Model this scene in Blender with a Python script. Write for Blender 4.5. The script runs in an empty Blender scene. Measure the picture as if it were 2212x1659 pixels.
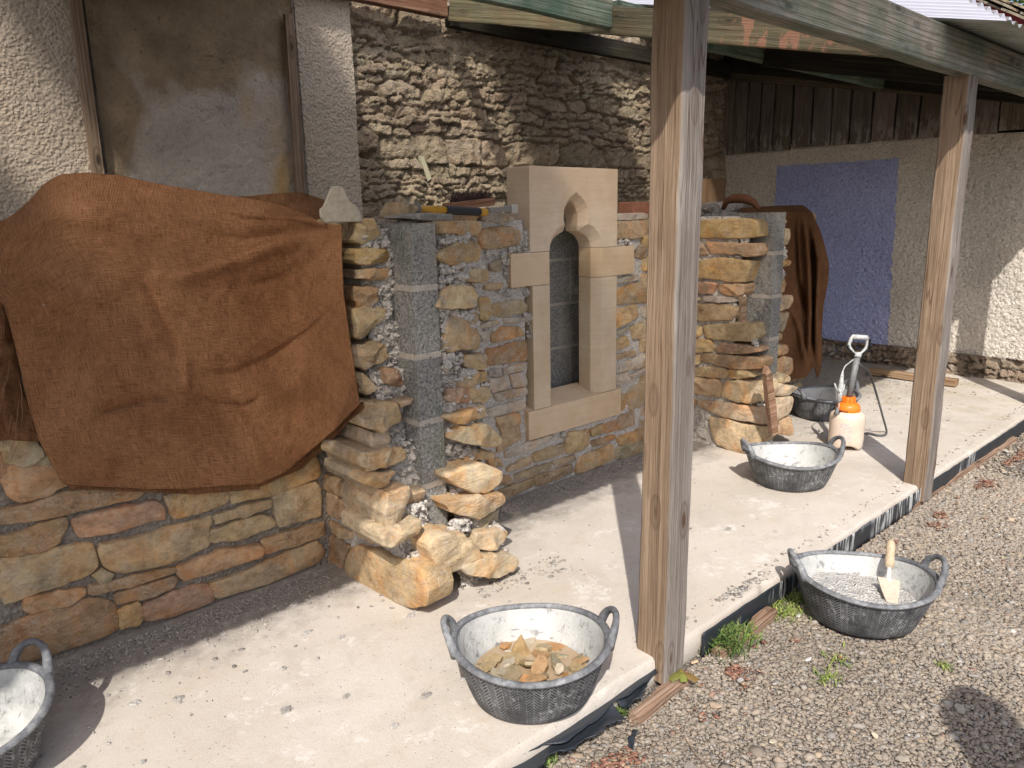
import bpy, bmesh, math, random
import numpy as np
from mathutils import Vector, Matrix, noise as mnoise
random.seed(7)
rng = np.random.default_rng(11)
SC = bpy.context.scene
COL = SC.collection
# ---------------------------------------------------------------- camera
CAMH = 1.3
FPX, YAW, PIT, ROL = 1616.12, math.radians(41.9076), math.radians(12.8606), math.radians(-1.2394)
_fw = np.array([math.sin(YAW)*math.cos(PIT), math.cos(YAW)*math.cos(PIT), -math.sin(PIT)])
_r = np.array([math.cos(YAW), -math.sin(YAW), 0.0]); _u = np.cross(_r, _fw)
_r2 = _r*math.cos(ROL)+_u*math.sin(ROL); _u2 = -_r*math.sin(ROL)+_u*math.cos(ROL)
cam = bpy.data.cameras.new('camera'); camo = bpy.data.objects.new('camera', cam); COL.objects.link(camo)
M = Matrix.Identity(4)
for i in range(3):
    M[i][0] = _r2[i]; M[i][1] = _u2[i]; M[i][2] = -_fw[i]
M[2][3] = CAMH
camo.matrix_world = M
cam.sensor_width = 36; cam.lens = FPX/2212*36; cam.clip_start = .02; cam.clip_end = 500
SC.camera = camo
# ---------------------------------------------------------------- world, sun, exposure
SUND = Vector((1.03, 1.0, -1.48)).normalized()
w = bpy.data.worlds.new('World'); SC.world = w; w.use_nodes = True
nt = w.node_tree
sky = nt.nodes.new('ShaderNodeTexSky'); sky.sky_type = 'NISHITA'; sky.sun_disc = False
sky.air_density = .75; sky.dust_density = 2.2; sky.ozone_density = .6; sky.sun_elevation = math.asin(-SUND.z); sky.sun_rotation = math.atan2(-SUND.x, -SUND.y)
nt.links.new(sky.outputs[0], nt.nodes['Background'].inputs[0]); nt.nodes['Background'].inputs[1].default_value = .15
sl = bpy.data.lights.new('sun', 'SUN'); sl.energy = 3.9; sl.angle = math.radians(.55); sl.color = (1, .955, .90)
so = bpy.data.objects.new('sun', sl); COL.objects.link(so)
so.rotation_euler = SUND.to_track_quat('-Z', 'Y').to_euler(); so.location = (-3, -3, 6)
SC.view_settings.view_transform = 'Standard'; SC.view_settings.look = 'None'; SC.view_settings.gamma = 1
SC.view_settings.exposure = .45
SC.render.engine = 'CYCLES'
# ---------------------------------------------------------------- pixel-to-place helpers
PX = np.array([1106, 829.5])
def ray(x, y): return _fw+((x-PX[0])*_r2-(y-PX[1])*_u2)/FPX
C0 = np.array([0, 0, CAMH])
def oZ(x, y, z=0.): v = ray(x, y); return C0+v*((z-CAMH)/v[2])
def oY(x, y, Y): v = ray(x, y); return C0+v*(Y/v[1])
def oX(x, y, X): v = ray(x, y); return C0+v*(X/v[0])
# ---------------------------------------------------------------- numpy noise
_perm = rng.random((64, 64, 64)).astype(np.float32)
def vn(p, f=1., seed=0):
    p = np.asarray(p, dtype=np.float64)*f+seed*17.31
    i = np.floor(p).astype(int); t = p-i; t = t*t*(3-2*t); i &= 63; j = (i+1) & 63
    a, b, c = i[..., 0], i[..., 1], i[..., 2]; A, B, Cc = j[..., 0], j[..., 1], j[..., 2]
    x, y, z = t[..., 0], t[..., 1], t[..., 2]
    def L(u, v, k): return u+(v-u)*k
    return L(L(L(_perm[a, b, c], _perm[A, b, c], x), L(_perm[a, B, c], _perm[A, B, c], x), y),
             L(L(_perm[a, b, Cc], _perm[A, b, Cc], x), L(_perm[a, B, Cc], _perm[A, B, Cc], x), y), z)*2-1
def fbm(p, f=1., o=4, seed=0, g=.5):
    s = 0; a = 1
    for k in range(o): s = s+a*vn(p, f*2**k, seed+k*3); a *= g
    return s
# ---------------------------------------------------------------- mesh builder / tagging
WT = {}
def setpar(o, p): o.parent = p; o.matrix_parent_inverse = WT[p.name].inverted(); return o
class MB:
    def __init__(s): s.v = []; s.f = []; s.c = []; s.n = 0; s.uv = None
    def add(s, vs, fs, col=(1, 1, 1)):
        vs = np.asarray(vs, float).reshape(-1, 3); s.v.append(vs)
        k = s.n
        for f in fs: s.f.append(tuple(int(i)+k for i in f))
        c = np.asarray(col, float)
        s.c.append(np.tile(c, (len(vs), 1)) if c.ndim == 1 else c); s.n += len(vs)
    def box(s, a, b, col=(1, 1, 1)):
        x0, y0, z0 = a; x1, y1, z1 = b
        s.add([(x0, y0, z0), (x1, y0, z0), (x1, y1, z0), (x0, y1, z0), (x0, y0, z1), (x1, y0, z1), (x1, y1, z1), (x0, y1, z1)],
              [(0, 3, 2, 1), (4, 5, 6, 7), (0, 1, 5, 4), (1, 2, 6, 5), (2, 3, 7, 6), (3, 0, 4, 7)], col)
    def grid(s, P, col=(1, 1, 1)):
        nu, nv = P.shape[:2]; k = s.n
        idx = np.arange(nu*nv).reshape(nu, nv)+k
        q = np.stack([idx[:-1, :-1], idx[1:, :-1], idx[1:, 1:], idx[:-1, 1:]], -1).reshape(-1, 4)
        s.v.append(P.reshape(-1, 3)); s.f.extend(map(tuple, q.tolist()))
        c = np.asarray(col, float); s.c.append(np.tile(c, (nu*nv, 1)) if c.ndim == 1 else c.reshape(-1, 3)); s.n += nu*nv
    def tube(s, pts, r, n=10, col=(1, 1, 1), cap=True, flat=1., ref=None):
        pts = [Vector(p) for p in pts]; R = r if hasattr(r, '__len__') else [r]*len(pts)
        vs = []; up = Vector(ref) if ref is not None else Vector((0, 0, 1))
        for i, p in enumerate(pts):
            t = (pts[min(i+1, len(pts)-1)]-pts[max(i-1, 0)]).normalized()
            a = up-t*up.dot(t)
            if a.length < .05: a = Vector((1, 0, 0))-t*t.x
            a.normalize(); b = t.cross(a)
            if ref is None: up = a
            for k in range(n):
                th = 2*math.pi*k/n; vs.append(p+a*math.cos(th)*R[i]*flat+b*math.sin(th)*R[i])
        fs = [(i*n+k, i*n+(k+1) % n, (i+1)*n+(k+1) % n, (i+1)*n+k) for i in range(len(pts)-1) for k in range(n)]
        if cap: fs += [tuple(range(n-1, -1, -1)), tuple((len(pts)-1)*n+k for k in range(n))]
        s.add([tuple(v) for v in vs], fs, col)
    def build(s, name, mat, parent=None, smooth=False, angle=None, loc=None, mtx=None):
        me = bpy.data.meshes.new(name); V = np.concatenate(s.v)
        me.from_pydata(V.tolist(), [], s.f)
        ca = me.color_attributes.new('col', 'FLOAT_COLOR', 'POINT')
        cc = np.ones((len(V), 4), np.float32); cc[:, :3] = np.concatenate(s.c); ca.data.foreach_set('color', cc.ravel())
        if smooth: me.polygons.foreach_set('use_smooth', [True]*len(me.polygons))
        if angle: me.set_sharp_from_angle(angle=math.radians(angle))
        me.materials.append(mat); me.update()
        o = bpy.data.objects.new(name, me); COL.objects.link(o)
        WT[o.name] = mtx.copy() if mtx is not None else Matrix.Identity(4)
        if parent: setpar(o, parent)
        if mtx is not None: o.matrix_basis = mtx
        return o
def fixn(o):
    bm = bmesh.new(); bm.from_mesh(o.data); bmesh.ops.recalc_face_normals(bm, faces=bm.faces); bm.to_mesh(o.data); bm.free(); return o
def thing(name, label, cat, loc=(0, 0, 0), group=None):
    o = bpy.data.objects.new(name, None); COL.objects.link(o); o.location = loc; o.empty_display_size = .1
    o['label'] = label; o['category'] = cat; WT[o.name] = Matrix.Translation(loc)
    if group: o['group'] = group
    return o
def tag(o, label, cat, group=None):
    o['label'] = label; o['category'] = cat
    if group: o['group'] = group
    return o
def kind(o, k, label=None, cat=None):
    o['kind'] = k
    if label: o['label'] = label; o['category'] = cat
    return o
# ---------------------------------------------------------------- materials
class NT:
    def __init__(s, name, rough=.8, spec=.3):
        s.m = bpy.data.materials.new(name); s.m.use_nodes = True; s.t = s.m.node_tree; s.b = s.t.nodes['Principled BSDF']
        s.b.inputs['Roughness'].default_value = rough; s.b.inputs['Specular IOR Level'].default_value = spec
        s.co = s.t.nodes.new('ShaderNodeTexCoord').outputs['Object']
    def n(s, typ, **k):
        nd = s.t.nodes.new('ShaderNode'+typ)
        for a, b in k.items(): setattr(nd, a, b)
        return nd
    def put(s, sock, v):
        if isinstance(v, bpy.types.NodeSocket): s.t.links.new(v, sock)
        elif isinstance(v, (tuple, list)) and len(v) == 3 and sock.type == 'RGBA': sock.default_value = (*v, 1)
        else: sock.default_value = v
    def map(s, sc=(1, 1, 1), rot=(0, 0, 0), co=None):
        m = s.n('Mapping'); s.put(m.inputs[0], co or s.co); m.inputs['Scale'].default_value = sc; m.inputs['Rotation'].default_value = rot; return m.outputs[0]
    def noise(s, sc, det=4, rough=.55, co=None, dist=0):
        m = s.n('TexNoise'); s.put(m.inputs['Vector'], co or s.co); m.inputs['Scale'].default_value = sc; m.inputs['Detail'].default_value = det
        m.inputs['Roughness'].default_value = rough; m.inputs['Distortion'].default_value = dist; return m.outputs[0]
    def vor(s, sc, co=None, feat='F1', out=0, rnd=1):
        m = s.n('TexVoronoi', feature=feat); s.put(m.inputs['Vector'], co or s.co); m.inputs['Scale'].default_value = sc; m.inputs['Randomness'].default_value = rnd; return m.outputs[out]
    def ramp(s, v, stops, interp='LINEAR'):
        m = s.n('ValToRGB'); s.put(m.inputs[0], v); r = m.color_ramp; r.interpolation = interp
        while len(r.elements) < len(stops): r.elements.new(.5)
        for e, (p, c) in zip(r.elements, stops): e.position = p; e.color = (*c, 1) if isinstance(c, tuple) else (c, c, c, 1)
        return m.outputs[0]
    def mix(s, f, a, b, mode='MIX'):
        m = s.n('MixRGB', blend_type=mode); s.put(m.inputs[0], f); s.put(m.inputs[1], a); s.put(m.inputs[2], b); return m.outputs[0]
    def math(s, op, a, b=0., c=None, clamp=False):
        m = s.n('Math', operation=op, use_clamp=clamp); s.put(m.inputs[0], a); s.put(m.inputs[1], b)
        if c is not None: s.put(m.inputs[2], c)
        return m.outputs[0]
    def sep(s, v=None):
        m = s.n('SeparateXYZ'); s.put(m.inputs[0], v or s.co); return m.outputs
    def attr(s, nm='col'): return s.n('Attribute', attribute_name=nm).outputs['Color']
    def bump(s, h, st=.5, dist=.005, prev=None):
        m = s.n('Bump'); m.inputs['Strength'].default_value = st; m.inputs['Distance'].default_value = dist; s.put(m.inputs['Height'], h)
        if prev: s.put(m.inputs['Normal'], prev)
        return m.outputs[0]
    def out(s, col, nrm=None, rough=None):
        s.put(s.b.inputs['Base Color'], col)
        if nrm: s.put(s.b.inputs['Normal'], nrm)
        if rough is not None: s.put(s.b.inputs['Roughness'], rough)
        return s.m
def m_stone(name='sandstone', dust=.5):
    t = NT(name, .85, .25); c = t.attr()
    n1 = t.noise(9, 5, .6, dist=.6); n2 = t.noise(40, 5, .7); n3 = t.noise(180, 3, .7)
    v = t.ramp(n1, [(.3, .62), (.5, 1.), (.72, 1.25)])
    c = t.mix(1, c, v, 'MULTIPLY')
    c = t.mix(t.ramp(t.noise(5, 3, .6, dist=1.5), [(.48, 0.), (.66, .7)]), c, t.mix(1, c, (1.18, .84, .55), 'MULTIPLY'))
    c = t.mix(t.ramp(n2, [(.35, .5), (.55, 0.)]), c, t.mix(1, c, (.45, .38, .32), 'MULTIPLY'))
    vein = t.ramp(t.math('ABSOLUTE', t.math('SUBTRACT', t.noise(6, 4, .6, dist=2.2), .5)), [(0, .5), (.012, 0.)])
    c = t.mix(vein, c, (.55, .46, .33))
    d = t.ramp(t.math('MULTIPLY', t.noise(14, 5, .7), t.noise(120, 3, .6)), [(.25, 0.), (.42, dust)])
    c = t.mix(d, c, (.50, .44, .36))
    b = t.bump(t.noise(26, 7, .72, t.map((1, 1, 2.2)), .4), 1., .012); b = t.bump(n3, .45, .003, b)
    return t.out(c, b)
def m_mortar(name, a=(.17, .16, .15), b_=(.42, .40, .37), sc=60):
    t = NT(name, .95, .1); n = t.noise(sc, 5, .75); v = t.vor(sc*1.4)
    c = t.ramp(n, [(.3, a), (.62, b_)]); c = t.mix(t.ramp(v, [(0, .55), (.25, 0.)]), c, tuple(x*.45 for x in a))
    c = t.mix(.6, c, t.attr(), 'MULTIPLY')
    return t.out(c, t.bump(t.math('ADD', n, t.math('MULTIPLY', v, .8)), 1, .012))
def m_block():
    t = NT('concrete_block', .95, .1); v = t.vor(150); n = t.noise(90, 4, .8)
    c = t.ramp(n, [(.30, (.10, .098, .092)), (.5, (.25, .24, .22)), (.68, (.45, .43, .39))])
    c = t.mix(t.ramp(v, [(.1, .6), (.3, 0.)]), c, (.04, .04, .04))
    c = t.mix(t.ramp(t.noise(3, 4, .7, t.map((3, 3, .7))), [(.5, 0.), (.62, .55)]), c, (.38, .35, .29))
    c = t.mix(t.ramp(t.noise(5, 3, .6), [(.55, 0.), (.7, .35)]), c, (.10, .15, .08))
    return t.out(c, t.bump(t.math('SUBTRACT', n, t.ramp(v, [(0, 1.), (.4, 0.)])), 1, .006))
def m_render(name, c1, c2, sc=70, st=1., dist=.012, patch=None):
    t = NT(name, .95, .1); v = t.vor(sc, feat='SMOOTH_F1', co=t.mix(.04, t.co, t.n('TexNoise').outputs[1])); n = t.noise(sc*.9, 4, .7)
    c = t.mix(t.ramp(t.noise(1.3, 5, .65), [(.35, 0.), (.65, 1.)]), c1, c2)
    c = t.mix(t.ramp(n, [(.32, .45), (.5, 0.)]), c, tuple(x*.35 for x in c1))
    c = t.mix(1, c, t.attr(), 'MULTIPLY')
    return t.out(c, t.bump(t.math('ADD', n, t.math('MULTIPLY', v, -1.1)), st, dist))
def m_wood(name, cols, dark=(.05, .035, .02), green=0., side=None, sc=1., stripes=1., orange=0.):
    t = NT(name, .85, .2); off = t.n('ObjectInfo').outputs['Random']
    co = t.n('VectorMath', operation='ADD'); t.put(co.inputs[0], t.co); t.put(co.inputs[1], off); co = co.outputs[0]
    g1 = t.noise(1, 4, .6, t.map((1.1*sc, 26*sc, 26*sc), co=co), .9); g2 = t.noise(1, 3, .6, t.map((3*sc, 170*sc, 170*sc), co=co), .25)
    wv = t.n('TexWave', wave_type='RINGS', rings_direction='X'); t.put(wv.inputs[0], t.map((.9*sc, 9*sc, 9*sc), co=co)); wv.inputs['Scale'].default_value = 2.2; wv.inputs['Distortion'].default_value = 5.; wv.inputs['Detail'].default_value = 2; wv.inputs['Detail Scale'].default_value = .7
    c = t.ramp(g1, [(.25, cols[0]), (.5, cols[1]), (.75, cols[2])])
    c = t.mix(t.math('MULTIPLY', t.ramp(wv.outputs[1], [(.0, .55), (.45, 0.)]), stripes), c, t.mix(1, c, (.55, .42, .3), 'MULTIPLY'))
    if side:
        nx = t.sep(t.n('TexCoord').outputs['Normal'])[side[0]]
        k = t.ramp(t.math('ABSOLUTE', nx), [(.4, 0.), (.6, 1.)])
        c2 = t.ramp(g1, [(.25, side[1]), (.5, side[2]), (.75, side[3])]); c = t.mix(k, c, c2)
    c = t.mix(t.ramp(g2, [(.34, .6), (.5, 0.)]), c, t.mix(1, c, (.48, .43, .39), 'MULTIPLY'))
    kn = t.vor(1, t.map((4.2, 12, 12), co=co)); c = t.mix(t.ramp(kn, [(.08, .95), (.12, .5), (.16, .15), (.24, .45), (.27, 0.)]), c, dark)
    ck = t.ramp(t.math('ABSOLUTE', t.math('SUBTRACT', t.noise(1, 2, .5, t.map((.55, 13, 13), co=co), .3), .5)), [(.0, .9), (.008, 0.)]); c = t.mix(t.math('MULTIPLY', ck, t.ramp(t.noise(1, 2, .5, t.map((2, 9, 9), co=co)), [(.5, 0.), (.56, 1.)])), c, dark); c = t.mix(t.ramp(t.noise(1, 4, .65, t.map((4, 11, 11), co=co)), [(.45, .45), (.62, 0.)]), c, t.mix(1, c, (.66, .60, .55), 'MULTIPLY'))
    if green: c = t.mix(t.math('MULTIPLY', t.ramp(t.noise(3.5, 5, .65), [(.38, 0.), (.6, 1.)]), green), c, (.065, .115, .075))
    if orange: c = t.mix(t.math('MULTIPLY', t.math('MULTIPLY', t.ramp(t.noise(1, 4, .7, t.map((13, 1, 7)), .8), [(.54, 0.), (.58, 1.)]), t.ramp(t.math('MULTIPLY', t.sep()[0], .5), [(.0, 0.), (.1, 1.), (.33, 1.), (.42, 0.)])), orange), c, (.36, .19, .12))
    return t.out(c, t.bump(t.math('ADD', g2, t.math('MULTIPLY', g1, 1.4)), .8, .006))
def m_plain(name, col, rough=.6, spec=.3, nz=0., sc=40, bump=0.):
    t = NT(name, rough, spec); n = t.noise(sc, 5, .65)
    c = t.mix(t.ramp(n, [(.35, nz), (.6, 0.)]), col, tuple(x*.4 for x in col)) if nz else col
    return t.out(c, t.bump(n, 1, bump) if bump else None)
def m_lime():
    t = NT('window_limestone', .8, .25); n = t.noise(2.2, 4, .6); f = t.noise(220, 3, .7)
    c = t.ramp(t.noise(3.2, 6, .7), [(.3, (.47, .36, .24)), (.5, (.56, .45, .325)), (.7, (.62, .53, .41))]); c = t.mix(t.ramp(t.noise(1, 3, .6, t.map((3, 3, 70)), .4), [(.4, .25), (.55, 0.)]), c, (.46, .36, .25))
    c = t.mix(t.ramp(f, [(.3, .4), (.42, 0.)]), c, (.30, .23, .15)); c = t.mix(1, c, t.attr(), 'MULTIPLY')
    c = t.mix(t.ramp(t.noise(16, 4, .6), [(.6, 0.), (.72, .25)]), c, (.33, .27, .2))
    return t.out(c, t.bump(f, .3, .002))
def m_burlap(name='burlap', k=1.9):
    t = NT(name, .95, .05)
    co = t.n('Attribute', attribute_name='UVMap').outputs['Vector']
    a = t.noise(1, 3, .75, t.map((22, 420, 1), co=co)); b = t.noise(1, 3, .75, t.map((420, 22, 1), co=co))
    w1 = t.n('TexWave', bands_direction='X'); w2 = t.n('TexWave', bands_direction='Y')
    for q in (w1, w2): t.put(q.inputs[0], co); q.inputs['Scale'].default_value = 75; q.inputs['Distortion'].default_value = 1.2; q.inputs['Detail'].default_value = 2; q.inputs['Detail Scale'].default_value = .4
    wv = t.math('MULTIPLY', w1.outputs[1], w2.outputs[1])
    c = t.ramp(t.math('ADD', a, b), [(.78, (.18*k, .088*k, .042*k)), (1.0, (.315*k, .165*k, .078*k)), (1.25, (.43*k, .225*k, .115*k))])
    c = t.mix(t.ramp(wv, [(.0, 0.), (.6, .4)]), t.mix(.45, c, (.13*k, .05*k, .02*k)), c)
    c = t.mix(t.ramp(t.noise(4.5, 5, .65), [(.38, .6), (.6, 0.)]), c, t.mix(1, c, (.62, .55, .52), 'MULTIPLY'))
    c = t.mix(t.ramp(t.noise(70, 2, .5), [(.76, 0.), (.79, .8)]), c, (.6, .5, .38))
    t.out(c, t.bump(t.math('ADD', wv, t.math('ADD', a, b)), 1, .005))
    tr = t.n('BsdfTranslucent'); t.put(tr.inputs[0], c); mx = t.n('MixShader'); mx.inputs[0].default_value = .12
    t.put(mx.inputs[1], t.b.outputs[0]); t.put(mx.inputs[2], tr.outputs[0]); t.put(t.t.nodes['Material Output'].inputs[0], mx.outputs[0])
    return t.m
def m_concrete():
    t = NT('floor_concrete', .9, .2); s = t.sep()
    c = t.mix(t.ramp(t.noise(1.4, 5, .6), [(.35, 0.), (.65, 1.)]), (.47, .415, .345), (.55, .50, .44))
    c = t.mix(t.ramp(t.noise(9, 5, .7), [(.52, 0.), (.72, .5)]), c, (.44, .36, .27)); c = t.mix(t.ramp(t.noise(3.1, 7, .75, dist=1.), [(.5, 0.), (.62, .35)]), c, (.38, .34, .29)); c = t.mix(t.ramp(t.math('MULTIPLY', t.noise(17, 6, .8), t.noise(4, 3, .6)), [(.31, 0.), (.36, .5)]), c, (.66, .63, .58))
    c = t.mix(t.ramp(t.noise(160, 3, .7), [(.3, .55), (.42, 0.)]), c, (.25, .2, .15))
    c = t.mix(t.ramp(t.vor(38), [(.07, .7), (.12, 0.)]), c, (.2, .17, .14))
    # settled grey mortar dust lies along the foot of the walls
    k = t.math('ADD', s[1], t.math('MULTIPLY', t.noise(7, 5, .7), .5)); k = t.ramp(t.math('SUBTRACT', k, 2.2), [(.14, 0.), (.33, 1.)])
    c = t.mix(t.math('MULTIPLY', k, t.ramp(t.noise(24, 5, .75), [(.30, .25), (.5, .95)])), c, (.25, .225, .195))
    # greenish silt and lichen at the far end of the slab
    e = t.ramp(t.math('SUBTRACT', s[0], 4.6), [(0, 0.), (.6, 1.)])
    c = t.mix(t.math('MULTIPLY', e, t.ramp(t.noise(5, 5, .7), [(.5, 0.), (.66, .55)])), c, (.33, .28, .16))
    return t.out(c, t.bump(t.math('ADD', t.noise(60, 5, .7), t.noise(300, 3, .7)), .5, .004))
def m_gravel():
    t = NT('gravel_bed', .95, .15); v = t.vor(95); cc = t.vor(95, out=1); e = t.vor(95, feat='DISTANCE_TO_EDGE')
    s = t.sep(cc)[0]
    c = t.ramp(s, [(0, (.16, .14, .12)), (.3, (.27, .235, .20)), (.6, (.34, .29, .24)), (.85, (.22, .20, .19)), (1, (.42, .33, .24))])
    c = t.mix(t.ramp(e, [(.0, .7), (.1, 0.)]), c, (.18, .15, .12))
    return t.out(c, t.bump(t.ramp(e, [(0, 0.), (.25, 1.)]), 1, .008))
def m_col(name, rough=.9, spec=.2, nz=.4, sc=90, bump=.003):
    t = NT(name, rough, spec); n = t.noise(sc, 4, .65); c = t.mix(t.ramp(n, [(.35, nz), (.6, 0.)]), t.attr(), t.mix(1, t.attr(), (.5, .47, .44), 'MULTIPLY'))
    return t.out(c, t.bump(n, .8, bump))
def m_rubber():
    t = NT('tub_rubber', .65, .3); uv = t.n('UVMap').outputs[0] if False else t.n('Attribute', attribute_name='UVMap').outputs['Vector']
    # herringbone weave moulded into the rubber
    s = t.sep(t.map((46, 46, 1), co=uv))
    row = t.math('MODULO', t.math('FLOOR', s[0]), 2.)
    sg = t.math('SUBTRACT', t.math('MULTIPLY', row, 2.), 1.)
    fx = t.math('FRACT', s[0]); z = t.math('ADD', t.math('MULTIPLY', s[1], 2.), t.math('MULTIPLY', t.math('MULTIPLY', sg, fx), 2.))
    ln = t.math('ABSOLUTE', t.math('SUBTRACT', t.math('FRACT', z), .5)); l2 = t.math('ABSOLUTE', t.math('SUBTRACT', fx, .5))
    g = t.math('MAXIMUM', t.ramp(ln, [(.32, 0.), (.42, 1.)]), t.ramp(l2, [(.42, 0.), (.48, .8)]))
    n = t.noise(22, 5, .7)
    c = t.mix(t.ramp(n, [(.35, 0.), (.7, 1.)]), (.025, .026, .028), (.075, .076, .078))
    c = t.mix(t.math('MULTIPLY', g, t.ramp(t.noise(12, 5, .7), [(.36, .08), (.62, .75)])), c, (.33, .33, .33))
    c = t.mix(t.ramp(t.math('MULTIPLY', t.noise(8, 5, .75), t.noise(60, 3, .7)), [(.29, 0.), (.42, .75)]), c, (.42, .42, .41))
    return t.out(c, t.bump(g, -.7, .003))
def m_rim():
    t = NT('dusty_rubber', .7, .25); n = t.noise(45, 6, .75)
    c = t.mix(t.ramp(t.noise(7, 4, .7), [(.35, .1), (.65, 1.)]), (.07, .072, .078), t.ramp(n, [(.3, (.09, .092, .10)), (.5, (.24, .245, .25)), (.7, (.42, .42, .41))]))
    return t.out(c, t.bump(n, .5, .003))
def m_lining(name='lime_crust', lo=.27):
    t = NT(name, .95, .1); n = t.noise(26, 6, .75); f = t.noise(7, 5, .7)
    c = t.mix(t.ramp(f, [(.35, 1.), (.6, 0.)]), (.53, .52, .495), (.43*lo/.3, .435*lo/.3, .41*lo/.3))
    c = t.mix(t.ramp(n, [(.3, .85), (.43, 0.)]), c, (.12, .12, .125))
    sc_ = t.ramp(t.noise(1, 3, .5, t.map((9, 60, 25), (0.4, .3, .8)), 1.5), [(.3, .7), (.38, 0.)]); c = t.mix(sc_, c, (.16, .16, .165))
    return t.out(c, t.bump(n, 1, .006))
ST = m_stone(); ST2 = m_stone('dusty_sandstone', .8)
MOR = m_mortar('joint_mortar', (.15, .13, .105), (.30, .26, .215)); MORL = m_mortar('lime_mortar', (.42, .385, .34), (.70, .645, .575), 75)
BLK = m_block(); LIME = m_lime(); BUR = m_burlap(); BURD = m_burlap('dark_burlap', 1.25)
W_POST = m_wood('post_timber', [(.20, .145, .10), (.27, .195, .13), (.33, .245, .17)], (.09, .05, .03), side=(1, (.18, .155, .135), (.235, .205, .18), (.29, .26, .23)), stripes=.45)
W_BEAM = m_wood('weathered_beam', [(.19, .175, .15), (.30, .275, .24), (.40, .37, .335)], (.06, .05, .045), green=.6, stripes=1.3)
W_GREEN = m_wood('green_stained_timber', [(.14, .17, .13), (.22, .28, .22), (.27, .25, .18)], (.06, .07, .05), green=.8)
W_RAFT = m_wood('rafter_timber', [(.15, .12, .075), (.25, .205, .125), (.33, .27, .165)], (.06, .045, .03), green=.35, orange=.0)
W_RAFTO = m_wood('flaking_rafter_timber', [(.13, .105, .065), (.22, .18, .11), (.29, .24, .14)], (.06, .045, .03), green=.35, orange=.9)
W_DARK = m_wood('dark_timber', [(.018, .014, .011), (.032, .025, .018), (.05, .038, .026)], (.01, .008, .006), green=.08)
W_RED = m_wood('reddish_timber', [(.14, .07, .045), (.22, .12, .08), (.27, .18, .13)], (.05, .03, .02))
W_BOARD = m_wood('cladding_boards', [(.10, .075, .05), (.16, .12, .08), (.22, .17, .115)], (.035, .025, .018), green=.15)
W_BATT = m_wood('batten_timber', [(.20, .15, .11), (.30, .23, .17), (.36, .28, .21)], (.05, .04, .03))
W_STAKE = m_wood('stake_timber', [(.26, .17, .10), (.38, .26, .16), (.46, .33, .22)], (.08, .05, .03))
RUB = m_rubber(); RIM = m_rim(); LIN = m_lining(); LIN2 = m_lining('grey_residue', .22)
GRAV = m_gravel(); FLO = m_concrete()
print('materials ok')
# ---------------------------------------------------------------- ground
g = MB(); n = 2
g.add([(-60, -60, -.1), (60, -60, -.1), (60, 60, -.1), (-60, 60, -.1)], [(0, 1, 2, 3)])
kind(g.build('gravel_ground', GRAV), 'structure')
# concrete floor slab with a slightly ragged front edge
sl_ = MB(); xs = np.arange(-3, 6.6, .02); 
jit = np.array([fbm(np.array([x, 0, 0]), 3, 4, 5)*.006+max(0, fbm(np.array([x, 3, 0]), 9, 2, 8)-.55)*.05 for x in xs])
prof = [(.012, -.1), (.0, -.06), (.003, -.012), (.012, -.002), (.03, 0), (.5, 0), (1.3, 0), (3.2, 0), (3.2, -.12)]
P = np.zeros((len(xs), len(prof), 3))
for j, (dy, z) in enumerate(prof):
    P[:, j, 0] = xs; P[:, j, 1] = 1.205+dy+(jit if j < 5 else 0); P[:, j, 2] = z
sl_.grid(P[:, ::-1])
kind(fixn(sl_.build('concrete_floor', FLO, smooth=True, angle=40)), 'structure')
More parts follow.
